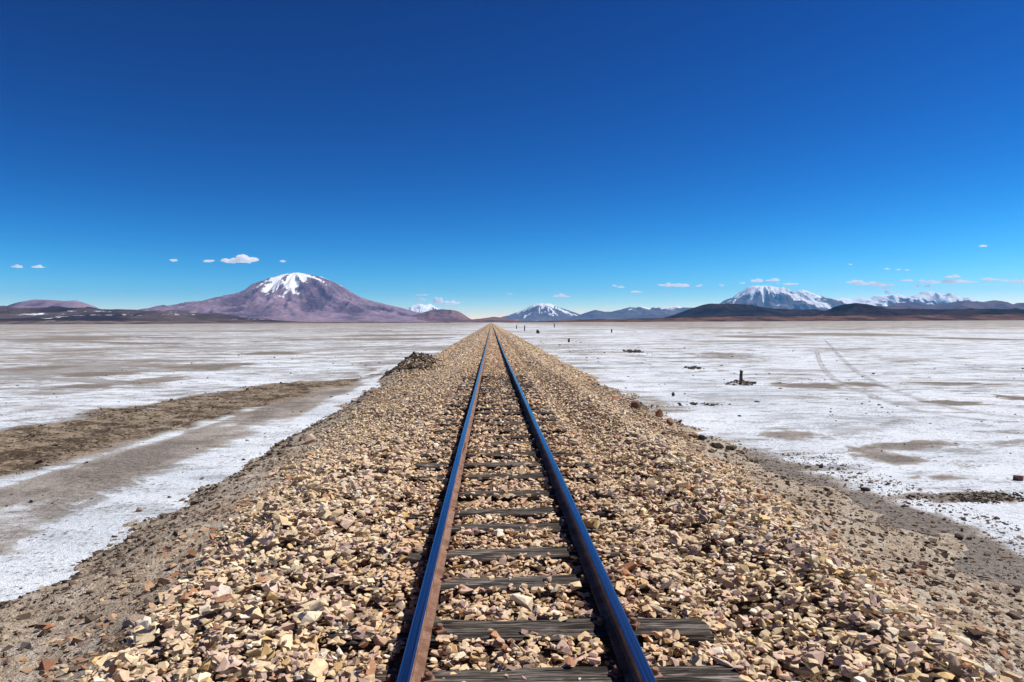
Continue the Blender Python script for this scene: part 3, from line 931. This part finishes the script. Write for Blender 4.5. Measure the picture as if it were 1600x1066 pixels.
def clods(n, xlo, xhi, ylo, yhi, smean, sd, base, seed, dense=None, name='gravel', on=emb_z):
    r = np.random.default_rng(seed)
    y = ylo * (yhi / ylo) ** r.random(n)
    x = r.uniform(xlo, xhi, n)
    if dense is not None:
        k = r.random(n) < dense(x, y); x, y = x[k], y[k]
    n = len(x)
    a = np.clip(r.lognormal(np.log(smean), sd, n), .004, .09) * (1 + y / 28)
    z = on(x, y) + a * .12
    C = np.stack([x, y, z], 1); Sx = np.stack([a, a * r.uniform(.6, .95, n), a * r.uniform(.4, .75, n)], 1)
    Rr = euler_mats(r.uniform(0, 6.28, n), np.abs(r.normal(0, .3, n)), r.uniform(0, 6.28, n))
    base = np.array(base)
    t = base[r.integers(0, len(base), n)] * r.uniform(.75, 1.2, (n, 1))
    return C, Sx, Rr, r.integers(0, len(ARCH_LO), n), t

SOIL = [(.24, .19, .15), (.34, .27, .21), (.17, .13, .10), (.46, .38, .30), (.36, .25, .18)]
DARK = [(.13, .10, .078), (.19, .148, .115), (.09, .067, .053)]
parts = [
    clods(12000, -5.1, -2.3, 2.5, 34, .013, .5, SOIL, 101),
    clods(4000, -5.0, -3.5, 3, 40, .022, .45, DARK, 102, lambda x, y: np.clip((-x - 3.3) / 1.2, 0, 1)),
    clods(12000, 2.6, 5.6, 2.5, 30, .013, .5, SOIL, 103),
    clods(1800, 3.0, 5.2, 3, 30, .024, .45, DARK + SOIL[:2], 104),
    clods(1500, -5.4, -3.0, 32.5, 39, .035, .4, DARK, 105),
    clods(1600, 2.4, 4.4, 2.5, 16, .030, .4, [(.55, .42, .28), (.45, .30, .20), (.38, .22, .14), (.6, .5, .36)], 106),
    clods(900, -3.6, -2.2, 2.5, 12, .032, .4, [(.55, .42, .28), (.45, .30, .20), (.38, .20, .12), (.25, .2, .16)], 107),
]
realise('gravel', *[np.concatenate([p[i] for p in parts]) for i in range(5)], ARCH_LO, MAT_CLOD, EMB, kind='stuff')

parts = [
    clods(1500, 4.9, 30, 6, 70, .018, .5, DARK, 111, lambda x, y: .25 + .75 * (vnoise(x * .4, y * .4, 3) > .62), on=salt_z),
    clods(900, -24, -4.9, 7, 70, .014, .5, DARK, 112, on=salt_z),
    clods(260, 4.9, 12, 45, 110, .013, .45, DARK, 113, on=salt_z),
    clods(3600, 4.9, 6.9, 5, 14, .012, .5, DARK + SOIL, 114, on=salt_z),
    clods(2600, -13.5, -8.3, 9, 34, .016, .5, DARK + SOIL[:3], 115, lambda x, y: band_mask(x, y) > .5, on=salt_z),
    clods(1500, *(lambda p: (p[0] - p[2], p[0] + p[2], p[1] - p[3], p[1] + p[3]))(patch(1520, 776, 110, 12)), .016, .4, DARK, 116, blob(1520, 776, 110, 11), on=salt_z),
    clods(70, *(lambda p: (p[0] - p[2], p[0] + p[2], p[1] - p[3], p[1] + p[3]))(patch(1085, 632, 45, 2.5)), .035, .4, DARK, 117, blob(1085, 632, 45, 2.5), on=salt_z),
    clods(50, *(lambda p: (p[0] - p[2], p[0] + p[2], p[1] - p[3], p[1] + p[3]))(patch(1085, 576, 12, 1.5)), .04, .4, DARK, 118, on=salt_z),
    clods(60, *(lambda p: (p[0] - p[2], p[0] + p[2], p[1] - p[3], p[1] + p[3]))(patch(990, 550, 12, 1.5)), .06, .4, DARK, 119, on=salt_z),
]
realise('pebbles', *[np.concatenate([p[i] for p in parts]) for i in range(5)], ARCH_LO, MAT_CLOD, None, kind='stuff')

# ------------------------------------------------------------------ sleepers
def sleeper_mesh(seed, half, width, thick=.17, nseg=46):
    r = np.random.default_rng(seed)
    w, t, c = width / 2, thick, .014
    top = [(-w + c, 0), (-w * .66, .003), (-w * .33, .004), (0, .004), (w * .33, .004), (w * .66, .002), (w - c, 0)]
    loop = [(-w, -c)] + top + [(w, -c), (w, -t * .5), (w, -t), (0, -t), (-w, -t), (-w, -t * .5)]
    L = np.array(loop); m = len(L)
    xs = np.linspace(-half, half, nseg)
    ph = r.uniform(0, 50)
    V = np.zeros((nseg, m, 3))
    for i, x in enumerate(xs):
        e = 1 - .05 * sstep(.93, 1, abs(x) / half)
        yy = L[:, 0] * e + (vnoise(np.full(m, x * 3 + ph), L[:, 0] * 9 + ph, seed) - .5) * .016
        zz = L[:, 1] + (vnoise(np.full(m, x * 2.2 + ph), L[:, 0] * 38 + ph, seed + 5) - .55) * .020 * (L[:, 1] > -.03)
        xx = np.full(m, x) + (vnoise(L[:, 0] * 40 + ph, L[:, 1] * 40, seed) - .5) * .03 * (abs(x) > half * .99)
        V[i] = np.stack([xx, yy, zz], 1)
    Vv = V.reshape(-1, 3)
    Fq = []
    for i in range(nseg - 1):
        for j in range(m):
            a, b = i * m + j, i * m + (j + 1) % m
            Fq.append([a, a + m, b + m, b])
    me = bpy.data.meshes.new('sleeper')
    me.from_pydata(Vv.tolist(), [], Fq + [list(range(m)), [(nseg - 1) * m + j for j in range(m)][::-1]])
    bm = bmesh.new(); bm.from_mesh(me); bmesh.ops.recalc_face_normals(bm, faces=bm.faces); bm.to_mesh(me); bm.free()
    me.materials.append(MAT_WOOD)
    return me

def lathe(prof, seg, mat, name, sq=None):
    """prof: radius, z pairs; sq = number of first rings drawn square."""
    V, Fq = [], []
    for i, (r, z) in enumerate(prof):
        for k in range(seg):
            a = 2 * math.pi * k / seg
            if sq and i < sq:
                s = r / max(abs(math.cos(a)), abs(math.sin(a)))
            else:
                s = r
            V.append((s * math.cos(a), s * math.sin(a), z))
    for i in range(len(prof) - 1):
        for k in range(seg):
            a, b = i * seg + k, i * seg + (k + 1) % seg
            Fq.append([a, b, b + seg, a + seg])
    Fq.append([(len(prof) - 1) * seg + k for k in range(seg)])
    Fq.append([k for k in range(seg)][::-1])
    me = bpy.data.meshes.new(name); me.from_pydata(V, [], Fq); me.materials.append(mat)
    return me

SPIKE = lathe([(.030, -.03), (.030, .006), (.028, .010), (.018, .012), (.0175, .034), (.015, .038)], 16, MAT_RUST, 'spike', sq=3)
PLATE_ME = None
SLEEPER_MESHES = [sleeper_mesh(s, SLP_HALF, wd) for s, wd in ((1, .24), (2, .25), (3, .23), (4, .22), (5, .205), (6, .20))]
LBL = {
    0: 'weathered sleeper under the camera, just below the edge of the view',
    1: 'dark sleeper cut by the bottom edge, its bare end out right',
    2: 'wide cracked grey sleeper with pale stones on it and a bare right end',
    3: 'dark sleeper with a flat pink stone resting near its right end',
    4: 'very dark split sleeper lying next behind the one with a pink stone',
    5: 'light grey sleeper beyond the very dark split one, edged by stones',
    6: 'pale bleached sleeper, sixth up between the rails',
    7: 'thin dark sleeper, seventh up from the bottom between the rails',
    8: 'thin dark sleeper, eighth up from the bottom between the rails',
    9: 'thin brown-grey sleeper whose left end pokes out of the stones',
    10: 'narrow sleeper by the left rail joint, tenth from the bottom',
    12: 'twelfth sleeper up from the bottom, thin dark bar past the left rail joint',
    13: 'thirteenth sleeper up from the bottom, thin dark bar between the rails',
    14: 'fourteenth sleeper up from the bottom, thin dark bar between the rails',
    15: 'fifteenth sleeper up from the bottom, faint bar between the rails',
    16: 'sixteenth sleeper up from the bottom, first of a close far pair',
    17: 'seventeenth sleeper up from the bottom, second of a close far pair',
    11: 'half buried sleeper just beyond the left rail joint',
}
for k, y in enumerate(SLP):
    pick = {0: 0, 1: 0, 2: 1, 3: 2, 4: 2, 5: 3, 6: 2, 7: 3}.get(k, 4 + k % 2)
    loc = (random.uniform(-.012, .012), y, float(rail_z(y)) - RAIL_H - .004)
    me = SLEEPER_MESHES[pick]
    props = dict(category='railway sleeper', group='wooden sleepers under the rails')
    lab = LBL.get(k, 'thin dark sleeper showing between the rails in the middle distance' if k < 18 else 'far sleeper almost buried in the ballast between the rails')
    if k < 12:
        root = link('sleeper', me, None, label=lab, **props)
        root.location = loc; root.rotation_euler = (0, 0, random.uniform(-.012, .012))
        for sx_ in (-1, 1):
            for s2 in (-1, 1):
                sp = link('spike', SPIKE, root)
                sp.location = (sx_ * HALF_GAUGE + s2 * .088, random.uniform(-.04, .04), .008)
                sp.rotation_euler = (random.uniform(-.08, .08), random.uniform(-.08, .08), random.random())
    else:
        o = link('sleeper', me, None, label=lab, **props)
        o.location = loc; o.rotation_euler = (0, 0, random.uniform(-.02, .02))

# ------------------------------------------------------------------ rails
def rail_object(name, x0, ys, label):
    # cross-section, running surface at z = 0
    head = [(-.031, -.010), (-.028, -.0035), (-.020, -.0008), (0, 0), (.020, -.0008), (.028, -.0035), (.031, -.010)]
    body = [(.031, -.032), (.010, -.040), (.008, -.060), (.009, -.100), (.024, -.112), (.060, -.120), (.060, -.128),
            (-.060, -.128), (-.060, -.120), (-.024, -.112), (-.009, -.100), (-.008, -.060), (-.010, -.040), (-.031, -.032)]
    L = np.array(head + body); m = len(L); nh = len(head)
    ys = np.array(ys)
    V = np.zeros((len(ys), m, 3))
    for i, y in enumerate(ys):
        dx = float(fbm(np.array(y * .12), np.array(x0 * 9), 2, 3)) * .006
        V[i, :, 0] = L[:, 0] + x0 + dx; V[i, :, 1] = y; V[i, :, 2] = L[:, 1] + rail_z(y) + float(fbm(np.array(y * .09), np.array(x0 * 5 + 2), 2, 4)) * .006
    def sheet(sel, closed):
        Fq = []
        for i in range(len(ys) - 1):
            for j in sel:
                a, b = i * m + j, i * m + (j + 1) % m
                Fq.append([a, b, b + m, a + m])
        return Fq
    top_sel = range(1, nh - 2)
    root = empty(name, (x0, float(ys[0]), float(rail_z(ys[0])) - .128), label, 'rail', 'the two rails of the track')
    off = np.array(root.location)
    me = bpy.data.meshes.new('rail_body')
    fr = sheet([j for j in range(m)], True)
    me.from_pydata((V.reshape(-1, 3) - off).tolist(), [], fr + [list(range(m))[::-1], [(len(ys) - 1) * m + j for j in range(m)]])
    me.materials.append(MAT_RUST); me.materials.append(MAT_STEEL)
    idx = []
    for i in range(len(ys) - 1):
        for j in range(m):
            idx.append(1 if j in top_sel else 0)
    idx += [0, 0]
    me.polygons.foreach_set('material_index', idx)
    me.update()
    link('rail_body', me, root)
    return root

JY = 8.93
yl1 = np.concatenate([np.arange(-8, JY - .1, .5), [JY - .004]])
yl2 = np.concatenate([[JY + .006], np.arange(9.5, 60, .5), np.geomspace(60, 1500, 60)])
yr = np.concatenate([np.arange(-8, 60, .5), np.geomspace(60, 1500, 60)])
rail_object('rail', -HALF_GAUGE, yl1, 'near length of the left rail, polished top, up to the joint')
r2 = rail_object('rail', -HALF_GAUGE, yl2, 'left rail beyond the thin joint, running straight to the horizon')
rail_object('rail', HALF_GAUGE, yr, 'right rail with polished blue top, casting shade between the rails')
# joint bars bolted across the joint
me = bpy.data.meshes.new('joint_bar')
sec = [(0.0, 0.0), (.012, .004), (.014, .014), (.010, .022), (.010, .044), (.018, .052), (.018, .062), (.0, .066)]
V, Fq = [], []
for y in (-.28, .28):
    for (a, b) in sec:
        V.append((a, y, b))
ns = len(sec)
for j in range(ns):
    Fq.append([j, (j + 1) % ns, (j + 1) % ns + ns, j + ns])
Fq += [list(range(ns))[::-1], [ns + j for j in range(ns)]]
me.from_pydata(V, [], Fq); me.materials.append(MAT_RUST)
BOLT = lathe([(.013, 0), (.013, .010), (.008, .012), (.008, .022)], 8, MAT_RUST, 'bolt')
for s in (-1, 1):
    jb = link('joint_bar', me, r2)
    jb.location = (s * .0095, 0, .022)
    if s < 0:
        jb.rotation_euler = (0, 0, math.pi)
    for q in (-.2, -.07, .07, .2):
        bo = link('bolt', BOLT, jb); bo.location = (.011, q, .033); bo.rotation_euler = (0, math.pi / 2, 0)

# ------------------------------------------------------------------ rocks and small things on the flat
def rock(name, px, py, size, tint_, label, cat, on=None, squash=(1, .8, .6), seed=0, group=None, mat=None, base=None, pts=26):
    r = np.random.default_rng(seed + 500)
    p = r.normal(size=(pts, 3)); p /= np.linalg.norm(p, axis=1)[:, None]; p *= r.uniform(.75, 1.05, (pts, 1))
    p *= np.array(squash) * size
    bm = bmesh.new()
    for q in p:
        bm.verts.new(q)
    bmesh.ops.convex_hull(bm, input=bm.verts)
    bmesh.ops.delete(bm, geom=[v for v in bm.verts if not v.link_faces], context='VERTS')
    bmesh.ops.recalc_face_normals(bm, faces=bm.faces)
    me = bpy.data.meshes.new(name); bm.to_mesh(me); nfc = len(me.polygons); bm.free()
    me.materials.append(mat or MAT_STONE)
    attr(me, 'tint', np.array(tint_)[None] * r.uniform(.85, 1.15, (nfc, 1)), 'FACE')
    if base is None:
        base = ground_at(px, py)
        z = float(salt_z(base[0], base[1]))
        if on:                                     # on the bank: walk the ray down to its surface
            d = ray(px, py); t = 2.0
            while t < 300:
                q = CAM + d * t
                if q[2] < max(float(emb_z(q[0], q[1])), 0):
                    break
                t *= 1.004
            base = q; z = max(float(emb_z(base[0], base[1])), 0)
        base = (base[0], base[1], z)
    o = link(name, me, None, label=label, category=cat)
    o.location = (base[0], base[1], base[2] + size * squash[2] * .5)
    o.rotation_euler = (0, 0, r.uniform(0, 6))
    if group:
        o['group'] = group
    return o

DKR = (.06, .045, .042)
rock('rock', 1352, 766, .085, DKR, 'dark rock alone on the white salt near the right flank', 'rock', squash=(1, .6, .6), seed=1)
rock('rock', 1283, 730, .075, DKR, 'small dark upright rock at the edge of the right flank', 'rock', squash=(.6, .6, 1), seed=2)
rock('rock', 1263, 730, .06, DKR, 'flat dark rock left of the small upright one', 'rock', squash=(1, .6, .4), seed=3)
rock('rock', 1310, 733, .07, DKR, 'flat dark rock right of the small upright one', 'rock', squash=(1, .6, .4), seed=4)
rock('rock', 1499, 842, .06, DKR, 'dark angular rock on the salt beside the dry stick', 'rock', squash=(1, .6, .6), seed=5)
rock('rock', 1503, 830, .024, DKR, 'tiny dark pebble behind the angular rock by the stick', 'rock', squash=(1, .8, .7), seed=6)
rock('rock', 1591, 751, .11, (.10, .03, .04), 'dark red lump at the right edge of the view', 'rock', squash=(1, .6, .62), seed=7)
rock('rock', 218, 800, .055, (.36, .25, .17), 'tan stone alone on the salt left of the track', 'stone', squash=(1, .8, .8), seed=8)
rock('rock', 484, 691, .17, (.56, .44, .33), 'pale pinkish boulder on the left edge of the ballast', 'boulder', on=True, squash=(1.1, .7, .75), seed=9)
rock('rock', 1030, 652, .155, (.30, .13, .07), 'largest red-brown rock on the right edge of the ballast', 'boulder', on=True, squash=(.8, .8, 1), seed=10)
rock('rock', 1047, 664, .14, (.30, .15, .09), 'rounded red-brown rock in front of the largest one', 'boulder', on=True, squash=(.9, .8, .8), seed=11)
rock('rock', 961, 626, .17, (.36, .17, .09), 'orange-brown rock farthest along the right ballast edge', 'boulder', on=True, squash=(1.5, .8, .6), seed=12)
rock('rock', 993, 638, .20, (.20, .11, .08), 'dark brown rock between two redder ones on the right edge', 'boulder', on=True, squash=(.9, .8, .8), seed=13)
rock('rock', 1086, 684, .17, (.42, .24, .16), 'long pinkish brown slab on the right edge of the ballast', 'boulder', on=True, squash=(1.4, .8, .4), seed=14)
rock('rock', 1097, 688, .10, DKR, 'black rock beside the long pinkish slab', 'rock', on=True, squash=(1, .8, .9), seed=15)
rock('rock', 1121, 700, .13, DKR, 'dark lump lower down the right edge past the pinkish slab', 'rock', on=True, squash=(1.2, .8, .6), seed=16)
rock('rock', 1143, 703, .12, DKR, 'dark lump nearest the salt past the pinkish slab', 'rock', on=True, squash=(1.2, .8, .6), seed=17)
rock('rock', 1052, 619, .11, (.05, .045, .045), 'small black upright rock on the white salt right of the track', 'rock', squash=(.6, .6, 1.1), seed=18)
rock('rock', 1070, 616, .07, DKR, 'small flat dark rock right of the black upright one', 'rock', squash=(1, .6, .4), seed=19)
rock('rock', 889, 535, .32, (.05, .04, .04), 'dark block standing on the salt near the far track', 'rock', squash=(.5, .6, 1.3), seed=20)
rock('rock', 875, 540, .25, DKR, 'low dark rubble lump left of the standing dark block', 'rock', squash=(1.2, .8, .5), seed=21)
rock('rock', 840, 521, .62, DKR, 'dark pointed heap far along the right side of the track', 'rock', squash=(.9, .9, 1.1), seed=22)
rock('clod', 576, 632, .27, (.055, .04, .034), 'dark earth lump at the foot of the left ballast edge', 'earth lump', squash=(1.4, .9, .7), seed=23)
rock('clod', 566, 637, .16, (.055, .04, .034), 'small dark earth lump left of the bigger one', 'earth lump', squash=(1.4, .9, .5), seed=24)
rock('rock', 77, 984, .045, (.42, .17, .09), 'small orange-red brick-like stone on the left dirt slope', 'stone', on=True, squash=(1, .7, .6), seed=25, pts=14)
rock('wood_scrap', 0, 0, .09, (.035, .03, .028), 'black flat scrap lying on the stones left of the rail', 'scrap', base=(-1.02, 6.05, 1.08), squash=(1.2, .3, .2), seed=26, mat=MAT_CLOD)

def stick(px0, py0, px1, py1, r, label):
    a = ground_at(px0, py0, .015); b = ground_at(px1, py1, .02)
    n = 9; V, Fq = [], []
    d = b - a; L = np.linalg.norm(d); d /= L; up = np.array([0, 0, 1.0]); s = np.cross(d, up)
    rg = np.random.default_rng(int(px0))
    for i in range(n):
        t = i / (n - 1); c_ = a + d * L * t + s * rg.uniform(-1, 1) * L * .025 + up * abs(rg.normal()) * .008
        rr = r * (1 - .5 * t)
        for k in range(6):
            an = k * math.pi / 3
            V.append((c_ + (s * math.cos(an) + up * math.sin(an)) * rr - a).tolist())
    for i in range(n - 1):
        for k in range(6):
            Fq.append([i * 6 + k, i * 6 + (k + 1) % 6, (i + 1) * 6 + (k + 1) % 6, (i + 1) * 6 + k])
    Fq += [list(range(6))[::-1], [(n - 1) * 6 + k for k in range(6)]]
    me = bpy.data.meshes.new('stick'); me.from_pydata(V, [], Fq); me.materials.append(MAT_WOOD)
    o = link('stick', me, None, label=label, category='stick'); o.location = a
    return o
stick(1424, 829, 1466, 841, .010, 'longer dry stick lying on the salt beside a dark rock')
stick(1525, 901, 1548, 904, .009, 'shorter dry stick at the edge of the dirt on the right')
stick(1495, 849, 1508, 847, .006, 'reddish twig in front of the dark angular rock')

# old posts in a line on the right flat
def post_mesh(h, w):
    bm = bmesh.new()
    r = random.Random(int(h * 100))
    rings = []
    for i in range(7):
        t = i / 6; s = w * (1 - .12 * t)
        ring = [bm.verts.new((sx_ * s + r.uniform(-.01, .01) + .06 * h * t, sy_ * s * .8 + r.uniform(-.01, .01), h * t + (0.08 * h * (sx_ < 0) if i == 6 else 0)))
                for sx_, sy_ in ((-1, -1), (0, -1.15), (1, -1), (1.1, 0), (1, 1), (0, 1.1), (-1, 1), (-1.1, 0))]
        rings.append(ring)
    for a, b in zip(rings, rings[1:]):
        for k in range(8):
            bm.faces.new((a[k], a[(k + 1) % 8], b[(k + 1) % 8], b[k]))
    bm.faces.new(rings[-1]); bm.faces.new(rings[0][::-1])
    me = bpy.data.meshes.new('post'); bm.to_mesh(me); bm.free(); me.materials.append(MAT_WOOD)
    return me
b0 = ground_at(1157, 601)
o = link('post', post_mesh(.62, .062), None, label='old broken wooden post standing in a heap of rubble on the salt', category='post', group='old posts on the right flat')
o.location = (b0[0], b0[1], -.03)
# rubble round its foot
hp = empty('rubble_heap', (b0[0], b0[1], 0), 'low heap of dark rubble and a beam round the broken post', 'rubble heap')
rg = np.random.default_rng(77)
nq = 130
th = rg.uniform(0, 6.28, nq); rad = rg.random(nq) ** .6
qx = np.cos(th) * rad * .62 - .05; qy = np.sin(th) * rad * .55 - .05; qz = .22 * (1 - rad) + .02
aa = rg.uniform(.03, .085, nq)
q_t = np.array(DARK + [(.2, .14, .1), (.32, .24, .17)])[rg.integers(0, 5, nq)]
realise('rubble', np.stack([qx, qy, qz], 1), np.stack([aa, aa * .8, aa * .55], 1), euler_mats(rg.uniform(0, 6, nq), np.abs(rg.normal(0, .4, nq)), rg.uniform(0, 6, nq)),
        rg.integers(0, len(ARCH), nq), q_t, ARCH, MAT_CLOD, hp, kind='stuff')
bm_me = sleeper_mesh(9, .27, .10, .09, 16); bm_me.name = 'beam'
bo = link('beam', bm_me, hp); bo.location = (.36, -.12, .135); bo.rotation_euler = (0, .04, -.08)
for (px, py, h, lab) in [(819.5, 517, 1.75, 'tall thin dark post right of the far track'), (955.5, 520, .95, 'short dark post on the flat below the bluish hills'),
                         (866, 512, 2.0, 'tiny far post under the snow-streaked central volcano'), (807, 514, 1.6, 'small far post just right of the rails near the horizon')]:
    b = ground_at(px, py)
    o = link('post', post_mesh(h, .10 + .0006 * b[1] * .5), None, label=lab, category='post', group='old posts on the right flat')
    o.location = (b[0], b[1], -.05)

# ------------------------------------------------------------------ clouds, beyond the haze
CD = 72000
CL = [
    ([(27, 417, 17, 5)], 'small flat cloud at the far left edge of the sky'),
    ([(59, 417.3, 20, 4)], 'small flat cloud, second from the left edge'),
    ([(272, 407, 14, 5)], 'little cloud left of the pair before the big puffy one'),
    ([(325, 408, 17, 6)], 'little greyish cloud directly left of the big puffy cloud'),
    ([(364, 406.5, 30, 11), (386, 406.5, 32, 12)], 'largest puffy white cloud left above the big volcano'),
    ([(442, 408.3, 9, 4)], 'faint wisp directly above the big volcano'),
    ([(657, 468.6, 16, 5)], 'small cloud just above the snow peak left of the track'),
    ([(659, 461, 20, 2.5)], 'thin flat wisp high over the snow peak left of the track'),
    ([(682, 471, 17, 9)], 'puffy cloud touching the right shoulder of the small snow peak'),
    ([(704.5, 473.6, 27, 7)], 'long low cloud over the purple dome left of the track'),
    ([(796, 459, 8, 3)], 'tiny cloud between the track and the central volcano'),
    ([(876, 463, 25, 5)], 'flat cloud right above the central volcano'),
    ([(960, 446.6, 9, 4), (970, 449, 13, 3.5)], 'double small cloud left of the long flat one'),
    ([(996, 456, 22, 4)], 'low thin cloud over the bluish hills'),
    ([(1044, 445.4, 28, 6.5), (1064, 446.6, 32, 5.5)], 'long flat cloud over the bluish hills'),
    ([(1092, 447, 9, 5)], 'small round cloud at the right tip of the long flat one'),
    ([(1044, 456, 15, 3)], 'thin cloud under the long flat one'),
    ([(1127, 446, 9, 3.5)], 'tiny cloud left of the snowy volcano'),
    ([(1160, 442.5, 9, 4)], 'small cloud at the left slope top of the snowy volcano'),
    ([(1183, 438.7, 19, 7.5)], 'puffy cloud right above the summit of the snowy volcano'),
    ([(1208, 438.5, 20, 5)], 'flat cloud right of the one over the snowy summit'),
    ([(1216, 442.5, 6, 2.6)], 'tiny shred under the flat cloud by the snowy summit'),
    ([(1234, 444, 24, 4)], 'thin streak cloud over the right shoulder of the snowy volcano'),
    ([(1329, 413.5, 7, 2.6)], 'tiny high wisp over the snowy range, farthest left'),
    ([(1386, 420.3, 11, 3.2)], 'high wisp in the row of three over the snowy range, left one'),
    ([(1403, 421.6, 10, 2.6)], 'high wisp in the row of three over the snowy range, middle one'),
    ([(1417, 422, 8, 2.6)], 'high wisp in the row of three over the snowy range, right one'),
    ([(1336, 440.5, 24, 8), (1356, 443, 38, 7), (1379, 445.6, 34, 6), (1384, 450, 20, 3)], 'largest long cloud bank left over the snowy range'),
    ([(1417, 438.5, 19, 4)], 'small flat cloud between the two long banks'),
    ([(1441, 440, 12, 6.5), (1459, 441, 26, 6.5), (1488, 440, 40, 6.5), (1512, 440.8, 28, 3.5)], 'longest cloud bank, right over the snowy range'),
    ([(1488.5, 432.2, 25, 6)], 'flat cloud sitting above the longest bank'),
    ([(1431.6, 446.8, 11, 3.5)], 'small shred under the longest bank, left one'),
    ([(1448.7, 446.8, 12, 4)], 'small shred under the longest bank, right one'),
    ([(1550, 436.8, 30, 4.5), (1543, 440.5, 15, 3)], 'thin double cloud near the right edge'),
    ([(1574, 439, 20, 4), (1592, 440.4, 34, 5)], 'flat cloud cut by the right edge of the view'),
    ([(1536.5, 384.4, 14, 4)], 'single high cloud far right, well above all others'),
    ([(1389, 457.5, 13, 6)], 'small puffy cloud resting behind the crest of the snowy range'),
]
def cloud_mesh(lumps, seed):
    bmA = bmesh.new()
    ref = at_depth(lumps[0][0], lumps[0][1], CD)
    big_ = max(l[2] for l in lumps)
    for li, (px, py, w_, h_) in enumerate(lumps):
        c0 = at_depth(px, py, CD + li * 40); k = CD / F
        b2 = bmesh.new(); bmesh.ops.create_icosphere(b2, subdivisions=4 if big_ > 22 else 3, radius=1)
        P = np.array([v.co[:] for v in b2.verts])
        fr_ = max(1.0, w_ / h_ * .55)
        u = P[:, 0] * fr_ * 1.3 + seed * 3.7 + li
        n_ = fbm(u * 1.1 + P[:, 1] * .8, P[:, 2] * 1.6 + seed, 4, seed * 3 + li, gain=.6)
        bumps = fbm(u * .9, P[:, 1] * 0 + seed, 3, seed * 7 + li + 1)
        r = 1 + .75 * n_
        Q = P * r[:, None]
        Q[:, 2] = np.where(Q[:, 2] > 0, Q[:, 2] * (.85 + 1.3 * bumps), Q[:, 2] * .75)
        Q *= np.array([w_ / 2 * k * 1.05, max(h_, w_ * .35) / 2 * k, h_ / 2 * k * 1.05])
        Q += c0 - ref
        for v, q in zip(b2.verts, Q):
            v.co = q
        me_t = bpy.data.meshes.new('t'); b2.to_mesh(me_t); b2.free(); bmA.from_mesh(me_t); bpy.data.meshes.remove(me_t)
    me = bpy.data.meshes.new('cloud'); bmA.to_mesh(me); bmA.free()
    me.polygons.foreach_set('use_smooth', [True] * len(me.polygons))
    me.materials.append(MAT_CLOUD)
    return me, ref
for i, (lumps, lab) in enumerate(CL):
    me, ref = cloud_mesh(lumps, i + 1)
    o = link('cloud', me, None, label=lab, category='cloud', group='small clouds above the horizon')
    o.location = ref

# ------------------------------------------------------------------ air between here and the mountains
bm = bmesh.new()
bmesh.ops.create_cube(bm, size=1)
for v in bm.verts:
    v.co = (v.co.x * 100000, v.co.y * 63000 + 25500, v.co.z * 2800 + 1400 - 70)
me = bpy.data.meshes.new('haze'); bm.to_mesh(me); bm.free(); me.materials.append(MAT_AIR)
hz = link('haze', me, None, kind='stuff')
hz['label'] = 'thin blue air between the track and the mountains'
tri = sum(len(o.data.polygons) * (1 if len(o.data.polygons) == 0 or o.data.polygons[0].loop_total == 3 else 2) for o in S.objects if o.type == 'MESH' and o.name != 'x')
print('triangles about', tri)
